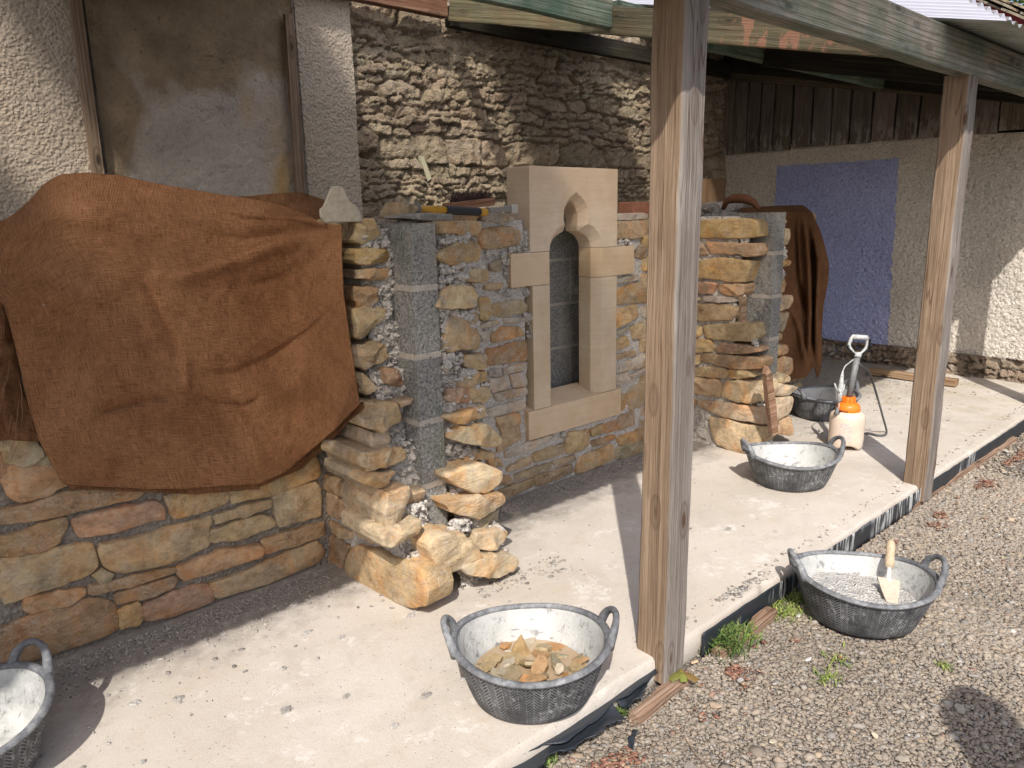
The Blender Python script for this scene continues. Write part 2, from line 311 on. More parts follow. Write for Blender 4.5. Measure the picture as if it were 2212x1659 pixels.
# ---------------------------------------------------------------- stones
PAL = {'t': (.47, .345, .195), 'b': (.40, .27, .155), 'o': (.48, .315, .17), 'r': (.43, .275, .175), 'g': (.41, .335, .21), 'y': (.51, .35, .165), 'p': (.48, .42, .34), 'k': (.20, .165, .13), 'q': (.54, .42, .27)}
def stone(mb, pts, nrm, depth, col, bulge=.012, jag=.006, Mn=34, rings=(1., .975, .92, .82, .66, .45, .22), bev=.009, taper=.97, grow=.0035):
    pts = np.asarray(pts, float); nrm = np.asarray(nrm, float); nrm /= np.linalg.norm(nrm)
    c0 = pts.mean(0); e1 = pts[1]-pts[0]; e1 -= nrm*e1.dot(nrm); e1 /= np.linalg.norm(e1); e2 = np.cross(nrm, e1)
    q = np.stack([(pts-c0)@e1, (pts-c0)@e2], 1)
    r = []
    for i in range(len(q)):                       # cut corners a little
        a, b = q[i], q[(i+1) % len(q)]; r += [a*.93+b*.07, a*.07+b*.93]
    q = np.array(r); d = np.linalg.norm(np.roll(q, -1, 0)-q, axis=1); s = np.concatenate([[0], np.cumsum(d)]); L = s[-1]
    qq = np.vstack([q, q[:1]]); t = np.linspace(0, L, Mn, endpoint=False)
    R = np.stack([np.interp(t, s, qq[:, 0]), np.interp(t, s, qq[:, 1])], 1)
    cen = R.mean(0); sd = random.random()*50; size = math.sqrt(np.ptp(q[:, 0])*np.ptp(q[:, 1]))
    out = (R-cen)/np.maximum(np.linalg.norm(R-cen, axis=1, keepdims=True), 1e-6)
    wob = fbm(np.stack([R[:, 0], R[:, 1], np.full(Mn, sd)], 1), 30, 4, 2, .65)
    R = R+out*(wob[:, None]*jag+grow)
    bev = min(bev, size*.16)
    ts = .42*min(1., .10/size)*(bulge/.012)
    planes = [(random.uniform(-1, 1)*ts, random.uniform(-1, 1)*ts*1.5, random.uniform(.3, 1.)*bulge) for _ in range(5)]
    def hgt(p, k):
        h = np.min([a*(p[:, 0]-cen[0])+b*(p[:, 1]-cen[1])+c for a, b, c in planes], 0)
        h = np.maximum(h, -bulge*.5)
        return h+fbm(np.stack([p[:, 0], p[:, 1], np.full(len(p), sd)], 1), 22, 3, 4)*bulge*.35*(1-k*.5)
    V = []; 
    V.append(np.concatenate([cen+(R-cen)*taper, np.full((Mn, 1), -depth)], 1))
    V.append(np.concatenate([cen+(R-cen)*1.0, (hgt(R, 1)-bev*2.6)[:, None]], 1))
    for k, sc in enumerate(rings):
        p = cen+(R-cen)*sc; dr = [1.1, .55, .15, 0, 0, 0, 0][k]*bev
        V.append(np.concatenate([p, (hgt(p, sc)-dr)[:, None]], 1))
    cp = cen[None]; V.append(np.concatenate([cp, hgt(cp, 0)[:, None]], 1))
    V = np.concatenate(V); W = c0+V[:, :1]*e1+V[:, 1:2]*e2+V[:, 2:3]*nrm
    nr = len(rings)+2; F = []
    for i in range(nr-1):
        for k in range(Mn): F.append((i*Mn+k, i*Mn+(k+1) % Mn, (i+1)*Mn+(k+1) % Mn, (i+1)*Mn+k))
    for k in range(Mn): F.append(((nr-1)*Mn+k, (nr-1)*Mn+(k+1) % Mn, nr*Mn))
    F.append(tuple(range(Mn-1, -1, -1)))
    A = 0.5*np.sum(q[:, 0]*np.roll(q[:, 1], -1)-q[:, 1]*np.roll(q[:, 0], -1))
    if A < 0: F = [f[::-1] for f in F]
    cc = np.array(PAL.get(col, col))*random.uniform(.88, 1.12)*np.array([random.uniform(.96, 1.04), 1, random.uniform(.93, 1.07)])
    mb.add(W, F, cc)
TR = {'KB': (0, 1017.5, .24), 'K1': (0, 1061.8, .36), 'K2': (663.6, 442.4, .24), 'K3': (663.6, 840.6, .24), 'K4': (929, 619.4, .29333), 'K5': (1371.4, 398.2, .1813),
      'K6': (1460, 707.8, .24), 'K6p': (1460, 398.2, .24), 'K7': (831.7, 389.3, .144), 'K8': (1061.8, 336.2, .2), 'K9': (1061.8, 663.6, .24), 'D': (0, 0, 1)}
def lay(mb, txt, pl, val, depth, nrm, **kw):
    for line in txt.strip().split('\n'):
        a = line.split(); tr = TR[a[0]]; col = a[1]; v = val
        nums = a[2:]
        if nums[0].startswith('@'): v = float(nums[0][1:]); nums = nums[1:]
        pts = [tuple(map(float, q.split(','))) for q in nums]
        f = oY if pl == 'Y' else oX
        stone(mb, [f(tr[0]+x*tr[2], tr[1]+y*tr[2], v) for x, y in pts], nrm, depth, col, **kw)
def crumble(mb, x0, x1, z0, z1, Y, amp, nx, nz, axis='Y', seed=0, lump=26, col=(1, 1, 1), sgn=-1):
    X, Z = np.meshgrid(np.linspace(x0, x1, nx), np.linspace(z0, z1, nz), indexing='ij')
    p = np.stack([X, Z, np.full_like(X, seed)], -1)
    d = amp*(np.abs(fbm(p, lump, 4, seed, .6))*.9+fbm(p, lump*.35, 2, seed+5)*.6)
    P = np.stack([X, np.full_like(X, Y)+sgn*d, Z], -1) if axis == 'Y' else np.stack([np.full_like(X, Y)+sgn*d, X, Z], -1)
    mb.grid(P, col)
def blobs(mb, places, r, seed=0, col=(1, 1, 1), rnd=random.Random(5)):
    for (x, y, z) in places:
        R = r*rnd.uniform(.45, 1.3); nn = 14; mm = 9; V = []
        for i in range(mm+1):
            ph = math.pi*i/mm
            for k in range(nn):
                th = 2*math.pi*k/nn; V.append((math.sin(ph)*math.cos(th), math.sin(ph)*math.sin(th), math.cos(ph)*.8))
        V = np.array(V); s_ = rnd.random()*40; rr = R*(1+.55*fbm(V+s_, 1.6, 3, 3))[:, None]
        V = V*rr+np.array([x, y, z])
        mb.add(V, [(i*nn+k, (i+1)*nn+k, (i+1)*nn+(k+1) % nn, i*nn+(k+1) % nn) for i in range(mm) for k in range(nn)], np.array(col)*rnd.uniform(.85, 1.1))
WY = 2.45
# ---- wall A, left bay, under the sacking
wA = thing('stone_wall', 'low tan sandstone wall at the left with brown sacking draped over it', 'wall', (.2, WY, 0))
mb = MB()
lay(mb, '''
KB o 60,-40 500,-60 600,60 620,130 440,210 300,265 170,275 90,220 50,100
KB b -180,400 100,330 300,300 650,200 1000,150 1300,145 1300,200 1240,260 900,330 560,400 250,470 80,490 -100,480
KB b -180,620 200,570 400,470 560,425 605,450 600,540 500,680 300,730 0,780 -180,800
KB r 650,440 900,380 1350,280 1440,290 1490,360 1490,440 1300,480 950,570 760,615 690,560
KB g 30,800 300,770 800,650 840,700 880,850 840,930 500,1060 100,1195 40,1170 20,1000
K1 t 600,320 850,270 1270,150 1280,200 1245,240 1265,330 1050,430 760,490 640,465 615,400
KB g 840,950 930,910 1020,940 1000,1000 920,1020
KB b 820,1050 1300,930 1570,870 1600,910 1540,940 1200,1040 850,1130
KB b 1040,1110 1400,1010 1560,960 1590,1000 1560,1070 1200,1180 1080,1210
KB b 230,1150 500,1110 770,1060 790,1120 600,1210 300,1290 250,1250
KB b -180,1480 300,1330 700,1200 950,1160 1040,1230 1070,1350 1050,1450 900,1530 500,1650 -180,1860
KB t 1080,1270 1240,1210 1270,1300 1260,1385 1100,1430
K1 r 870,690 1080,600 1230,560 1285,610 1285,670 1080,740 890,790 865,760
K1 t 1260,560 1500,480 1900,300 1960,380 1930,430 1600,560 1320,650 1290,620
K1 o 1060,460 1300,370 1560,320 1575,390 1400,450 1110,545 1080,500
K1 b 1590,290 1940,190 1955,270 1600,385
K1 t 1270,240 1560,150 1620,155 1665,210 1500,270 1290,315
K1 t 1300,140 1480,95 1630,50 1640,100 1460,150 1310,200
K1 g 1650,25 1900,-50 1935,0 1930,150 1680,220
K1 y 1000,20 1370,-40 1380,70 1200,130 1040,160
K1 t 1390,-30 1450,-80 1900,-220 1930,-80 1650,20 1400,75
D k -60,820 10,820 60,850 50,930 -60,960
D b -60,700 20,700 50,730 45,800 -60,800
D g 10,965 80,955 95,985 60,1005 12,1000
''', 'Y', WY, .14, (0, -1, 0), bulge=.010, grow=.007)
z = .60
rr = random.Random(3)
while z < 1.22:                                   # courses hidden behind the sacking
    h = rr.uniform(.07, .12); x = -1.2
    while x < 1.2:
        l = rr.uniform(.16, .4); x2 = min(x+l, 1.24)
        stone(mb, [(x+.008, WY, z), (x2-.008, WY, z), (x2-.008, WY, min(z+h-.014, 1.27)), (x+.008, WY, min(z+h-.014, 1.27))], (0, -1, 0), .14, rr.choice('tbogr'), Mn=20, rings=(1., .94, .7, .3))
        x = x2
    z += h
for (xa, za, xb, zb) in [(-1.2, 0, -.75, .2), (-.74, 0, -.2, .17), (-1.2, .22, -.5, .36), (-.48, .2, -.1, .34), (-1.2, .38, -.7, .58), (-.68, .36, -.15, .57)]:
    stone(mb, [(xa, WY, za), (xb, WY, za), (xb, WY, zb), (xa, WY, zb)], (0, -1, 0), .14, rr.choice('tbg'))
mb.build('stonework', ST, wA, smooth=True, angle=24)
mo = MB(); crumble(mo, -1.25, 1.3, -.01, 1.27, WY+.026, .010, 200, 110, seed=1); mo.box((-1.25, WY+.06, 0), (1.35, WY+.4, 1.265))
mo.build('mortar', MOR, wA, smooth=True, angle=50)
# ---- dividing wall 1
wB = thing('dividing_wall', 'raggedly ended cross wall left of the window with a grey block core between two stone faces', 'wall', (1.42, 2.0, 0))
mb = MB()
lay(mb, '''
K2 t @2.10 455,145 620,140 685,250 640,315 520,350 445,320
K2 y @2.09 465,400 700,400 765,470 770,515 640,510 600,530 465,530
K2 t @2.09 465,590 700,575 770,600 770,640 680,690 560,665 465,660
K2 o @2.10 435,740 600,730 645,755 650,870 600,910 470,940 430,850
K2 t @2.09 425,960 600,930 735,930 740,1010 640,1080 560,1190 430,1190
K2 t @2.08 430,1290 640,1245 740,1270 750,1370 700,1420 530,1485 440,1440
K2 t @2.08 440,1540 530,1530 640,1650 560,1720 470,1680
K2 r @2.06 730,1490 830,1480 890,1610 840,1630 720,1610
K3 t @2.03 500,115 850,130 865,300 700,380 620,370 490,330
K3 t @2.03 850,120 960,80 870,170
K3 q @2.06 590,400 760,380 740,540 620,555 580,470
K3 t @2.00 520,590 880,540 915,590 900,650 580,750 500,710
K3 g @1.98 560,790 780,770 820,750 740,860 640,910 540,850
K3 q @1.94 740,970 960,890 950,980 840,1230 730,1270 690,1150
K3 q @1.90 730,1290 1050,1190 1040,1310 740,1450 690,1430
''', 'Y', 2.1, .27, (0, -1, 0), bulge=.018, jag=.008, taper=1.)
lay(mb, '''
K3 g 140,650 400,720 410,790 370,820 150,740
K3 b 130,760 380,860 385,1010 130,900
K3 b 160,590 300,450 500,540 500,690 430,720
K3 t 150,930 300,1000 300,1180 160,1140
K3 t 180,1190 370,1290 375,1370 200,1300
K3 b 185,1300 360,1420 300,1620 190,1550
K3 q 300,1090 400,1060 760,1290 700,1450 500,1360 300,1210
K3 q 385,840 500,880 800,980 740,1230 600,1150 390,960
K3 t 400,1440 480,1400 560,1450 1000,1610 1060,1800 1060,1960 900,1990 700,1900 360,1720 340,1580
''', 'X', 1.25, .12, (-1, 0, 0), bulge=.011, jag=.009)
mb.build('left_stonework', ST2, wB, smooth=True, angle=24)
mb = MB()
lay(mb, '''
K7 t @2.0 750,650 1100,620 1460,610 1490,700 1400,830 1200,840 960,800 760,800
K7 y @2.0 790,1050 1050,950 1390,900 1480,1000 1440,1180 1380,1240 850,1240 780,1160
K7 t @2.0 1110,1380 1280,1340 1580,1340 1600,1480 1460,1540 1180,1530
K4 q @1.98 65,160 130,20 330,-10 375,60 370,150 150,160
K4 t @2.0 140,250 350,165 375,200 370,460 200,475 110,470 130,300
K4 t @2.0 262,520 430,500 445,590 340,615 290,600
K4 t @2.0 200,710 290,640 440,620 440,700 240,755
K4 r @1.99 130,830 150,750 290,740 300,860 180,865
K4 t @1.99 290,745 440,740 455,790 430,855 300,860
K4 t @1.97 110,960 400,880 425,910 420,960 220,1025
K4 q @1.95 190,1140 260,1050 440,1020 545,1110 545,1160 450,1200 370,1170
K4 t @2.0 240,1240 400,1200 500,1230 470,1270 290,1300
K4 q @1.92 130,1400 390,1310 550,1370 550,1430 430,1540 370,1530 220,1480
K4 q @1.9 130,1600 370,1560 560,1530 580,1600 430,1690 370,1700 200,1680
K3 g @1.95 1480,1180 1740,1100 1740,1190 1650,1240 1500,1270
K3 q @1.86 1110,1430 1200,1330 1400,1310 1560,1440 1610,1560 1300,1650 1180,1590
K3 q @1.9 1550,1290 1760,1265 1810,1310 1800,1380 1640,1460 1500,1420
K3 q @1.86 1400,1600 1700,1500 1870,1500 1920,1560 1910,1640 1750,1700 1450,1690
''', 'Y', 2.0, .2, (0, -1, 0), bulge=.015, jag=.009)
rr = random.Random(9)
z = .0
while z < 1.24:                                  # right-hand leaf running back to the window wall
    h = rr.uniform(.06, .11); x = 2.12
    while x < WY:
        l = rr.uniform(.12, .25); x2 = min(x+l, WY+.02)
        stone(mb, [(1.70, x+.006, z+.006), (1.70, x2-.006, z+.006), (1.70, x2-.006, min(z+h-.008, 1.27)), (1.70, x+.006, min(z+h-.008, 1.27))], (1, 0, 0), .12, rr.choice('tbyg'), Mn=18, rings=(1., .94, .7, .3))
        x = x2
    z += h
mb.build('right_stonework', ST2, wB, smooth=True, angle=24)
def blockcore(x0, x1, y0, y1, parent, lo=-.02):
    b = MB(); j = MB()
    zs = [-.04+.0, .18, .4, .625, .85, 1.075, 1.28]; zs = [.0, .165, .395, .62, .845, 1.07, 1.28]
    for k in range(6):
        y = y0
        off = .22 if k % 2 else .44
        first = True
        while y < y1:
            y2 = min(y+(off if first else .44), y1); first = False
            P_ = MB(); z0, z1 = zs[k]+(.005 if k else 0), zs[k+1]-.005
            nx_, ny_, nz_ = 8, max(3, int((y2-y)/.02)), 14
            for (ax, A, B) in (('f', None, None), ('l', None, None), ('r', None, None)):
                if ax == 'f':
                    if y != y0: continue
                    X, Z = np.meshgrid(np.linspace(x0, x1, nx_), np.linspace(z0, z1, nz_), indexing='ij'); p = np.stack([X, np.full_like(X, y+.0), Z], -1); p[..., 1] += fbm(p, 60, 3, 3)*.0015; b.grid(p)
                else:
                    xx = x0 if ax == 'l' else x1
                    Yg, Z = np.meshgrid(np.linspace(y, y2-.01, ny_), np.linspace(z0, z1, nz_), indexing='ij'); p = np.stack([np.full_like(Yg, xx), Yg, Z], -1); p[..., 0] += fbm(p, 60, 3, 3)*.0015; b.grid(p)
            b.add([(x0, y, z1), (x1, y, z1), (x1, y2-.01, z1), (x0, y2-.01, z1)], [(0, 1, 2, 3)])
            y = y2
        if k: j.box((x0-.001, y0-.0012, zs[k]-.010), (x1+.001, y1, zs[k]+.010)); 
    fixn(b.build('blockwork', BLK, parent)); 
    j.box((x0+.006, y0+.008, 0), (x1-.006, y1, 1.27))
    j.build('block_joints', m_plain('block_joint_mortar', (.44, .39, .33), .95, .1, .4, 90, .004), parent)
blockcore(1.375, 1.475, 2.0, 2.6, wB)
mo = MB()
for za, zb, ye in ((0, .2, 1.97), (.18, .36, 2.0), (.34, .56, 2.06), (.54, .8, 2.10), (.78, 1.26, 2.125)):   # crumbly mortar squeezed between faces and core
    crumble(mo, 1.268, 1.374, za, zb, ye, .03, 22, int((zb-za)/.006), seed=23, lump=34); crumble(mo, ye-.005, 2.5, za, zb, 1.272, .008, 50, int((zb-za)/.008), axis='X', seed=44)
    if zb < .6: crumble(mo, 1.476, 1.655, za, zb, ye-.02, .04, 36, int((zb-za)/.006), seed=41, lump=34); crumble(mo, ye-.025, 2.2, za, zb, 1.655, .012, 30, int((zb-za)/.008), axis='X', seed=46, sgn=1)
    mo.box((1.28, ye+.02, za), (1.372, 2.3, zb))
crumble(mo, 1.476, 1.66, .5, 1.26, 2.04, .045, 40, 150, seed=41, lump=34)
pass
crumble(mo, 2.12, 2.5, -.01, 1.27, 1.675, .012, 50, 110, axis='X', seed=45, sgn=1)
mo.box((1.29, 2.16, 0), (1.37, 2.6, 1.27)); mo.box((1.48, 2.08, 0), (1.67, 2.6, 1.27))
rb = random.Random(2)
pl = []
for (tr, a, b_) in [('K2', (700, 330), (760, 700)), ('K2', (700, 780), (740, 1000)), ('K2', (700, 1060), (830, 1250)), ('K2', (780, 1280), (850, 1420)), ('K2', (620, 1500), (860, 1650)), ('K3', (650, 20), (950, 80)),
                  ('K3', (770, 330), (870, 540)), ('K3', (880, 640), (960, 800)), ('K3', (720, 800), (950, 920)), ('K3', (880, 960), (1000, 1180)), ('K3', (800, 1380), (1040, 1460))]:
    t = TR[tr]
    for _ in range(17):
        x, y = rb.uniform(a[0], b_[0]), rb.uniform(a[1], b_[1]); pl.append(tuple(oY(t[0]+x*t[2], t[1]+y*t[2], 2.11)))
for (tr, a, b_) in [('K2', (1180, 280), (1450, 340)), ('K2', (1190, 540), (1350, 600)), ('K2', (1360, 530), (1520, 590)), ('K2', (1180, 640), (1390, 740)), ('K2', (1190, 940), (1500, 1010)), ('K2', (1200, 1020), (1270, 1240)),
                  ('K4', (90, 500), (250, 700)), ('K4', (230, 620), (330, 660)), ('K4', (270, 720), (420, 770)), ('K4', (110, 870), (360, 930)), ('K4', (110, 1030), (230, 1120)), ('K4', (120, 1180), (340, 1250)), ('K4', (140, 1460), (370, 1560)), ('K3', (1290, 1180), (1480, 1280)), ('K3', (1600, 1440), (1800, 1520))]:
    t = TR[tr]
    for _ in range(22):
        x, y = rb.uniform(a[0], b_[0]), rb.uniform(a[1], b_[1]); pl.append(tuple(oY(t[0]+x*t[2], t[1]+y*t[2], 2.015 if tr != 'K3' else 1.93)))
blobs(mo, pl, .0125)
mo.build('mortar', MORL, wB, smooth=True, angle=50)
# ---- window wall
wC = thing('stone_wall', 'random stone wall between the dividing walls with a pale trefoil-headed window built into it', 'wall', (2.6, WY, 0))
mb = MB()
lay(mb, '''
K4 y 370,90 440,85 455,130 450,230 380,245
K4 g 470,130 650,95 730,140 720,190 500,225 455,190
K4 p 375,280 510,245 520,275 375,305
K4 p 550,230 720,225 715,250 560,270
K4 o 460,350 540,295 680,300 710,360 480,410
K4 p 380,330 440,330 445,370 380,405
K4 b 430,460 700,400 725,440 720,545 430,585
K4 p 545,600 720,560 725,605 560,650
K4 p 440,680 560,670 590,710 560,750 470,785
K4 p 600,650 700,635 710,730 620,750
K4 p 480,790 720,740 735,790 500,850
K4 p 430,900 700,830 715,900 430,970
K4 p 440,620 520,610 540,650 450,660
K4 t 490,970 670,930 680,1000 540,1080
K4 t 545,1080 660,1020 685,1120 500,1230
K4 p 560,1210 900,1090 930,1110 760,1200 560,1270
K4 y 1010,1130 1040,1080 1170,1060 1190,1150 1160,1190 1020,1230
K4 t 760,1240 1000,1150 1010,1200 990,1230 780,1300
K4 y 1190,1050 1290,1005 1290,1070 1200,1105
K4 b 1290,1020 1510,910 1520,1020 1300,1085
K4 b 1190,1140 1370,1090 1380,1120 1200,1185
K4 y 1390,1110 1560,1050 1640,1040 1640,1110 1410,1175
K4 t 590,1330 750,1250 760,1310 580,1370
K4 t 910,1290 1070,1240 1080,1280 920,1335
K4 t 620,1390 900,1290 910,1340 620,1445
K4 t 1080,1370 1100,1270 1350,1150 1370,1270 1100,1385
K4 b 780,1400 1050,1310 1070,1370 800,1480
K4 b 520,1500 770,1410 780,1470 500,1590
K4 g 1380,1190 1600,1120 1600,1230 1370,1280
K4 t 430,1260 520,1260 540,1320 450,1330
K4 t 1450,800 1560,700 1700,660 1700,830 1480,910
K4 y 1405,800 1440,790 1445,900 1410,920
K4 y 1370,240 1380,170 1530,130 1550,220 1370,320
K8 t 1345,1450 1620,1370 1700,1370 1700,1580 1345,1620
K4 t 1490,300 1600,270 1600,380 1510,390
K4 y 1370,390 1460,360 1480,440 1370,470
K4 b 1370,500 1520,470 1535,500 1370,545
K4 p 1370,580 1560,515 1700,480 1700,560 1375,640
K4 p 1370,660 1470,630 1480,690 1380,730
K4 p 1490,650 1600,600 1600,640 1500,685
K4 p 1370,340 1470,295 1470,320 1375,350
K8 t 1380,710 1660,700 1700,700 1700,880 1370,900
K8 p 1350,635 1660,620 1700,622 1700,685 1360,700
K8 b 1570,980 1700,970 1700,1100 1580,1100
K8 p 1345,1330 1600,1290 1620,1340 1350,1390
K7 o 1500,720 1700,705 1950,700 2050,770 2060,960 1800,1000 1480,1030 1400,860
K7 p 1480,520 1700,490 1960,570 1950,610 1500,620
K7 t 1040,510 1420,510 1400,610 1050,610
K7 g 1590,1250 1740,1190 1750,1340 1590,1360
K7 t 1500,1560 1800,1540 1760,1620 1500,1640
K6 k 40,830 270,840 300,980 270,1040 40,1055
K6 p 40,745 230,770 270,820 40,800
K4 b 440,1420 600,1390 610,1450 450,1480
''', 'Y', WY, .12, (0, -1, 0), bulge=.009, grow=.0055)
rr = random.Random(21); z = .0
while z < 1.22:                                   # part of the wall behind the timber post
    h = rr.uniform(.07, .12); x = 3.13
    while x < 3.5:
        l = rr.uniform(.12, .26); x2 = min(x+l, 3.52)
        stone(mb, [(x+.006, WY, z+.006), (x2-.006, WY, z+.006), (x2-.006, WY, min(z+h-.01, 1.26)), (x+.006, WY, min(z+h-.01, 1.26))], (0, -1, 0), .12, rr.choice('tybpg'), Mn=18, rings=(1., .94, .7, .3)); x = x2
    z += h
mb.build('stonework', ST2, wC, smooth=True, angle=24)
# pointed mortar between the stones, with an opening left for the window
mo = MB()
def crumb_rect(x0, x1, z0, z1, s):
    crumble(mo, x0, x1, z0, z1, WY+.020, .010, max(4, int((x1-x0)/.012)), max(4, int((z1-z0)/.012)), seed=s)
crumb_rect(1.66, 2.3, -.01, 1.27, 61); crumb_rect(2.3, 2.94, -.01, .262, 61); crumb_rect(2.93, 3.6, -.01, 1.26, 61)
mo.box((1.66, WY+.04, 0), (2.31, WY+.12, 1.26)); mo.box((2.93, WY+.04, 0), (3.6, WY+.12, 1.25)); mo.box((2.31, WY+.04, 0), (2.93, WY+.12, .255))
mp = []
for (tr, a, b_, k) in [('K7', (2080, 760), (2170, 1060), 14), ('K7', (1500, 1040), (1830, 1120), 12), ('K7', (1860, 1020), (2150, 1090), 12), ('K7', (1760, 1120), (1850, 1560), 14), ('K4', (690, 200), (745, 380), 16), ('K4', (500, 20), (720, 70), 14), ('K4', (900, 1040), (1280, 1110), 12), ('K8', (1380, 900), (1560, 1000), 10)]:
    t = TR[tr]
    for _ in range(k): mp.append(tuple(oY(t[0]+rb.uniform(a[0], b_[0])*t[2], t[1]+rb.uniform(a[1], b_[1])*t[2], WY+.012)))
blobs(mo, mp, .013)
mo.build('mortar', MORL, wC, smooth=True, angle=50)
# window: head, ears, jambs, sill as sub-parts of the window part
XC = 2.617
Fh = [(.18, 1.128), (.172, 1.17), (.152, 1.203), (.124, 1.227), (.10, 1.238), (.077, 1.242), (.084, 1.265), (.086, 1.287), (.08, 1.315), (.064, 1.343), (.035, 1.368), (0, 1.388)]
Ih = [(.142, 1.128), (.135, 1.155), (.12, 1.176), (.098, 1.192), (.075, 1.202), (.048, 1.212), (.046, 1.232), (.05, 1.265), (.048, 1.292), (.038, 1.317), (.02, 1.338), (0, 1.352)]
def fulloutline(h): return [(XC+x, z) for x, z in h]+[(XC-x, z) for x, z in h[::-1][1:]]
def frame_piece(name, outer, F, I, y0, yc, y1, parent, col, closed):
    """plate between outer outline and opening F; chamfer F->I; reveal I back to y1"""
    bm = bmesh.new()
    def ring(pts, y): return [bm.verts.new((x, y, z)) for x, z in pts]
    poly = outer+F[::-1] if not closed else None
    a = ring(poly, y0); bm.faces.new(a)
    nF = len(F); no = len(outer)
    Iv = ring(I, yc); Fv = a[no:][::-1]
    Ib = ring(I, y1-.03); ob = ring(outer, y1)
    for k in range(nF-1):
        bm.faces.new((Fv[k], Fv[k+1], Iv[k+1], Iv[k])); bm.faces.new((Iv[k], Iv[k+1], Ib[k+1], Ib[k]))
    for k in range(no-1): bm.faces.new((a[k], a[k+1], ob[k+1], ob[k]))
    bm.faces.new(ob+Ib[::-1])
    bm.faces.new((a[0], Fv[0], Iv[0], Ib[0], ob[0])); bm.faces.new((a[no-1], ob[no-1], Ib[-1], Iv[-1], Fv[-1]))
    bmesh.ops.recalc_face_normals(bm, faces=bm.faces)
    bmesh.ops.triangulate(bm, faces=bm.faces)
    me = bpy.data.meshes.new(name); bm.to_mesh(me); bm.free()
    ca = me.color_attributes.new('col', 'FLOAT_COLOR', 'POINT'); ca.data.foreach_set('color', [*col, 1.]*len(me.vertices))
    me.materials.append(LIME); o = bpy.data.objects.new(name, me); COL.objects.link(o)
    bv = o.modifiers.new('b', 'BEVEL'); bv.width = .003; bv.segments = 2; bv.limit_method = 'ANGLE'; bv.angle_limit = math.radians(35)
    return o
WF, WM, WB = 2.442, 2.482, 2.59
win = bpy.data.objects.new('window', None); COL.objects.link(win); setpar(win, wC); win.location = (XC, WY, .26); win.empty_display_size = .1
WT[win.name] = Matrix.Translation(win.location)
def kid(o, p): return setpar(o, p)
F_ = fulloutline(Fh); I_ = fulloutline(Ih)
kid(frame_piece('head', [(2.911, 1.129), (2.911, 1.497), (2.318, 1.499), (2.318, 1.129)], F_, I_, WF, WM, WB, win, (1.06, 1.02, 1.0), False), win)
def jamb(name, xo, xf, xi, z0, z1, ear=None, col=(1, 1, 1)):
    bm = bmesh.new()
    prof = [(xo, WF), (xf, WF), (xi, WM), (xi, WB-.03), (xo, WB)]
    lo = [bm.verts.new((x, y, z0)) for x, y in prof]; hi = [bm.verts.new((x, y, z1)) for x, y in prof]
    bm.faces.new(lo); bm.faces.new(hi[::-1])
    for k in range(5): bm.faces.new((lo[k], lo[(k+1) % 5], hi[(k+1) % 5], hi[k]))
    bmesh.ops.recalc_face_normals(bm, faces=bm.faces); me = bpy.data.meshes.new(name); bm.to_mesh(me); bm.free()
    ca = me.color_attributes.new('col', 'FLOAT_COLOR', 'POINT'); ca.data.foreach_set('color', [*col, 1.]*len(me.vertices))
    me.materials.append(LIME); o = bpy.data.objects.new(name, me); COL.objects.link(o)
    bv = o.modifiers.new('b', 'BEVEL'); bv.width = .002; bv.segments = 2; bv.limit_method = 'ANGLE'
    return kid(o, win)
jamb('quoin', 2.200, XC-.18, XC-.142, .980, 1.127, col=(1.03, .96, .86)); jamb('quoin', 3.046, XC+.18, XC+.142, .986, 1.127, col=(1.02, .93, .8))
jamb('jamb', 2.329, XC-.18, XC-.142, .402, .978, col=(1, .99, .95)); jamb('jamb', 2.912, XC+.18, XC+.142, .402, .984, col=(1, .98, .93))
b = MB(); x0, x1 = 2.290, 2.953
b.add([(x0, WF-.001, .262), (x1, WF-.001, .262), (x1, WF-.001, .399), (x0, WF-.001, .399), (x0, WB, .262), (x1, WB, .262), (x1, WB, .438), (x0, WB, .438), (x0, WF+.002, .3995), (x1, WF+.002, .3995)],
      [(0, 1, 2, 3), (3, 2, 9, 8), (8, 9, 6, 7), (4, 7, 6, 5), (0, 4, 5, 1), (0, 3, 8, 7, 4), (1, 5, 6, 9, 2)], (1.0, .93, .85))
o = b.build('sill', LIME); fixn(o); kid(o, win)
# block inner leaf seen through the window
bb = MB(); jj = MB()
for k in range(5):
    z0, z1 = [.0, .403, .623, .848, 1.073][k], [.387, .607, .832, 1.057, 1.27][k]
    for x in np.arange(1.7+(.22 if k % 2 else 0)-.44, 3.6, .45):
        xa, xb = max(x, 1.7), min(x+.44, 3.6)
        if xb > xa: bb.box((xa, 2.68, z0), (xb, 2.78, z1))
jj.box((1.7, 2.684, 0), (3.6, 2.776, 1.268))
bb.build('blockwork', BLK, wC); jj.build('block_joints', bpy.data.materials['block_joint_mortar'], wC)
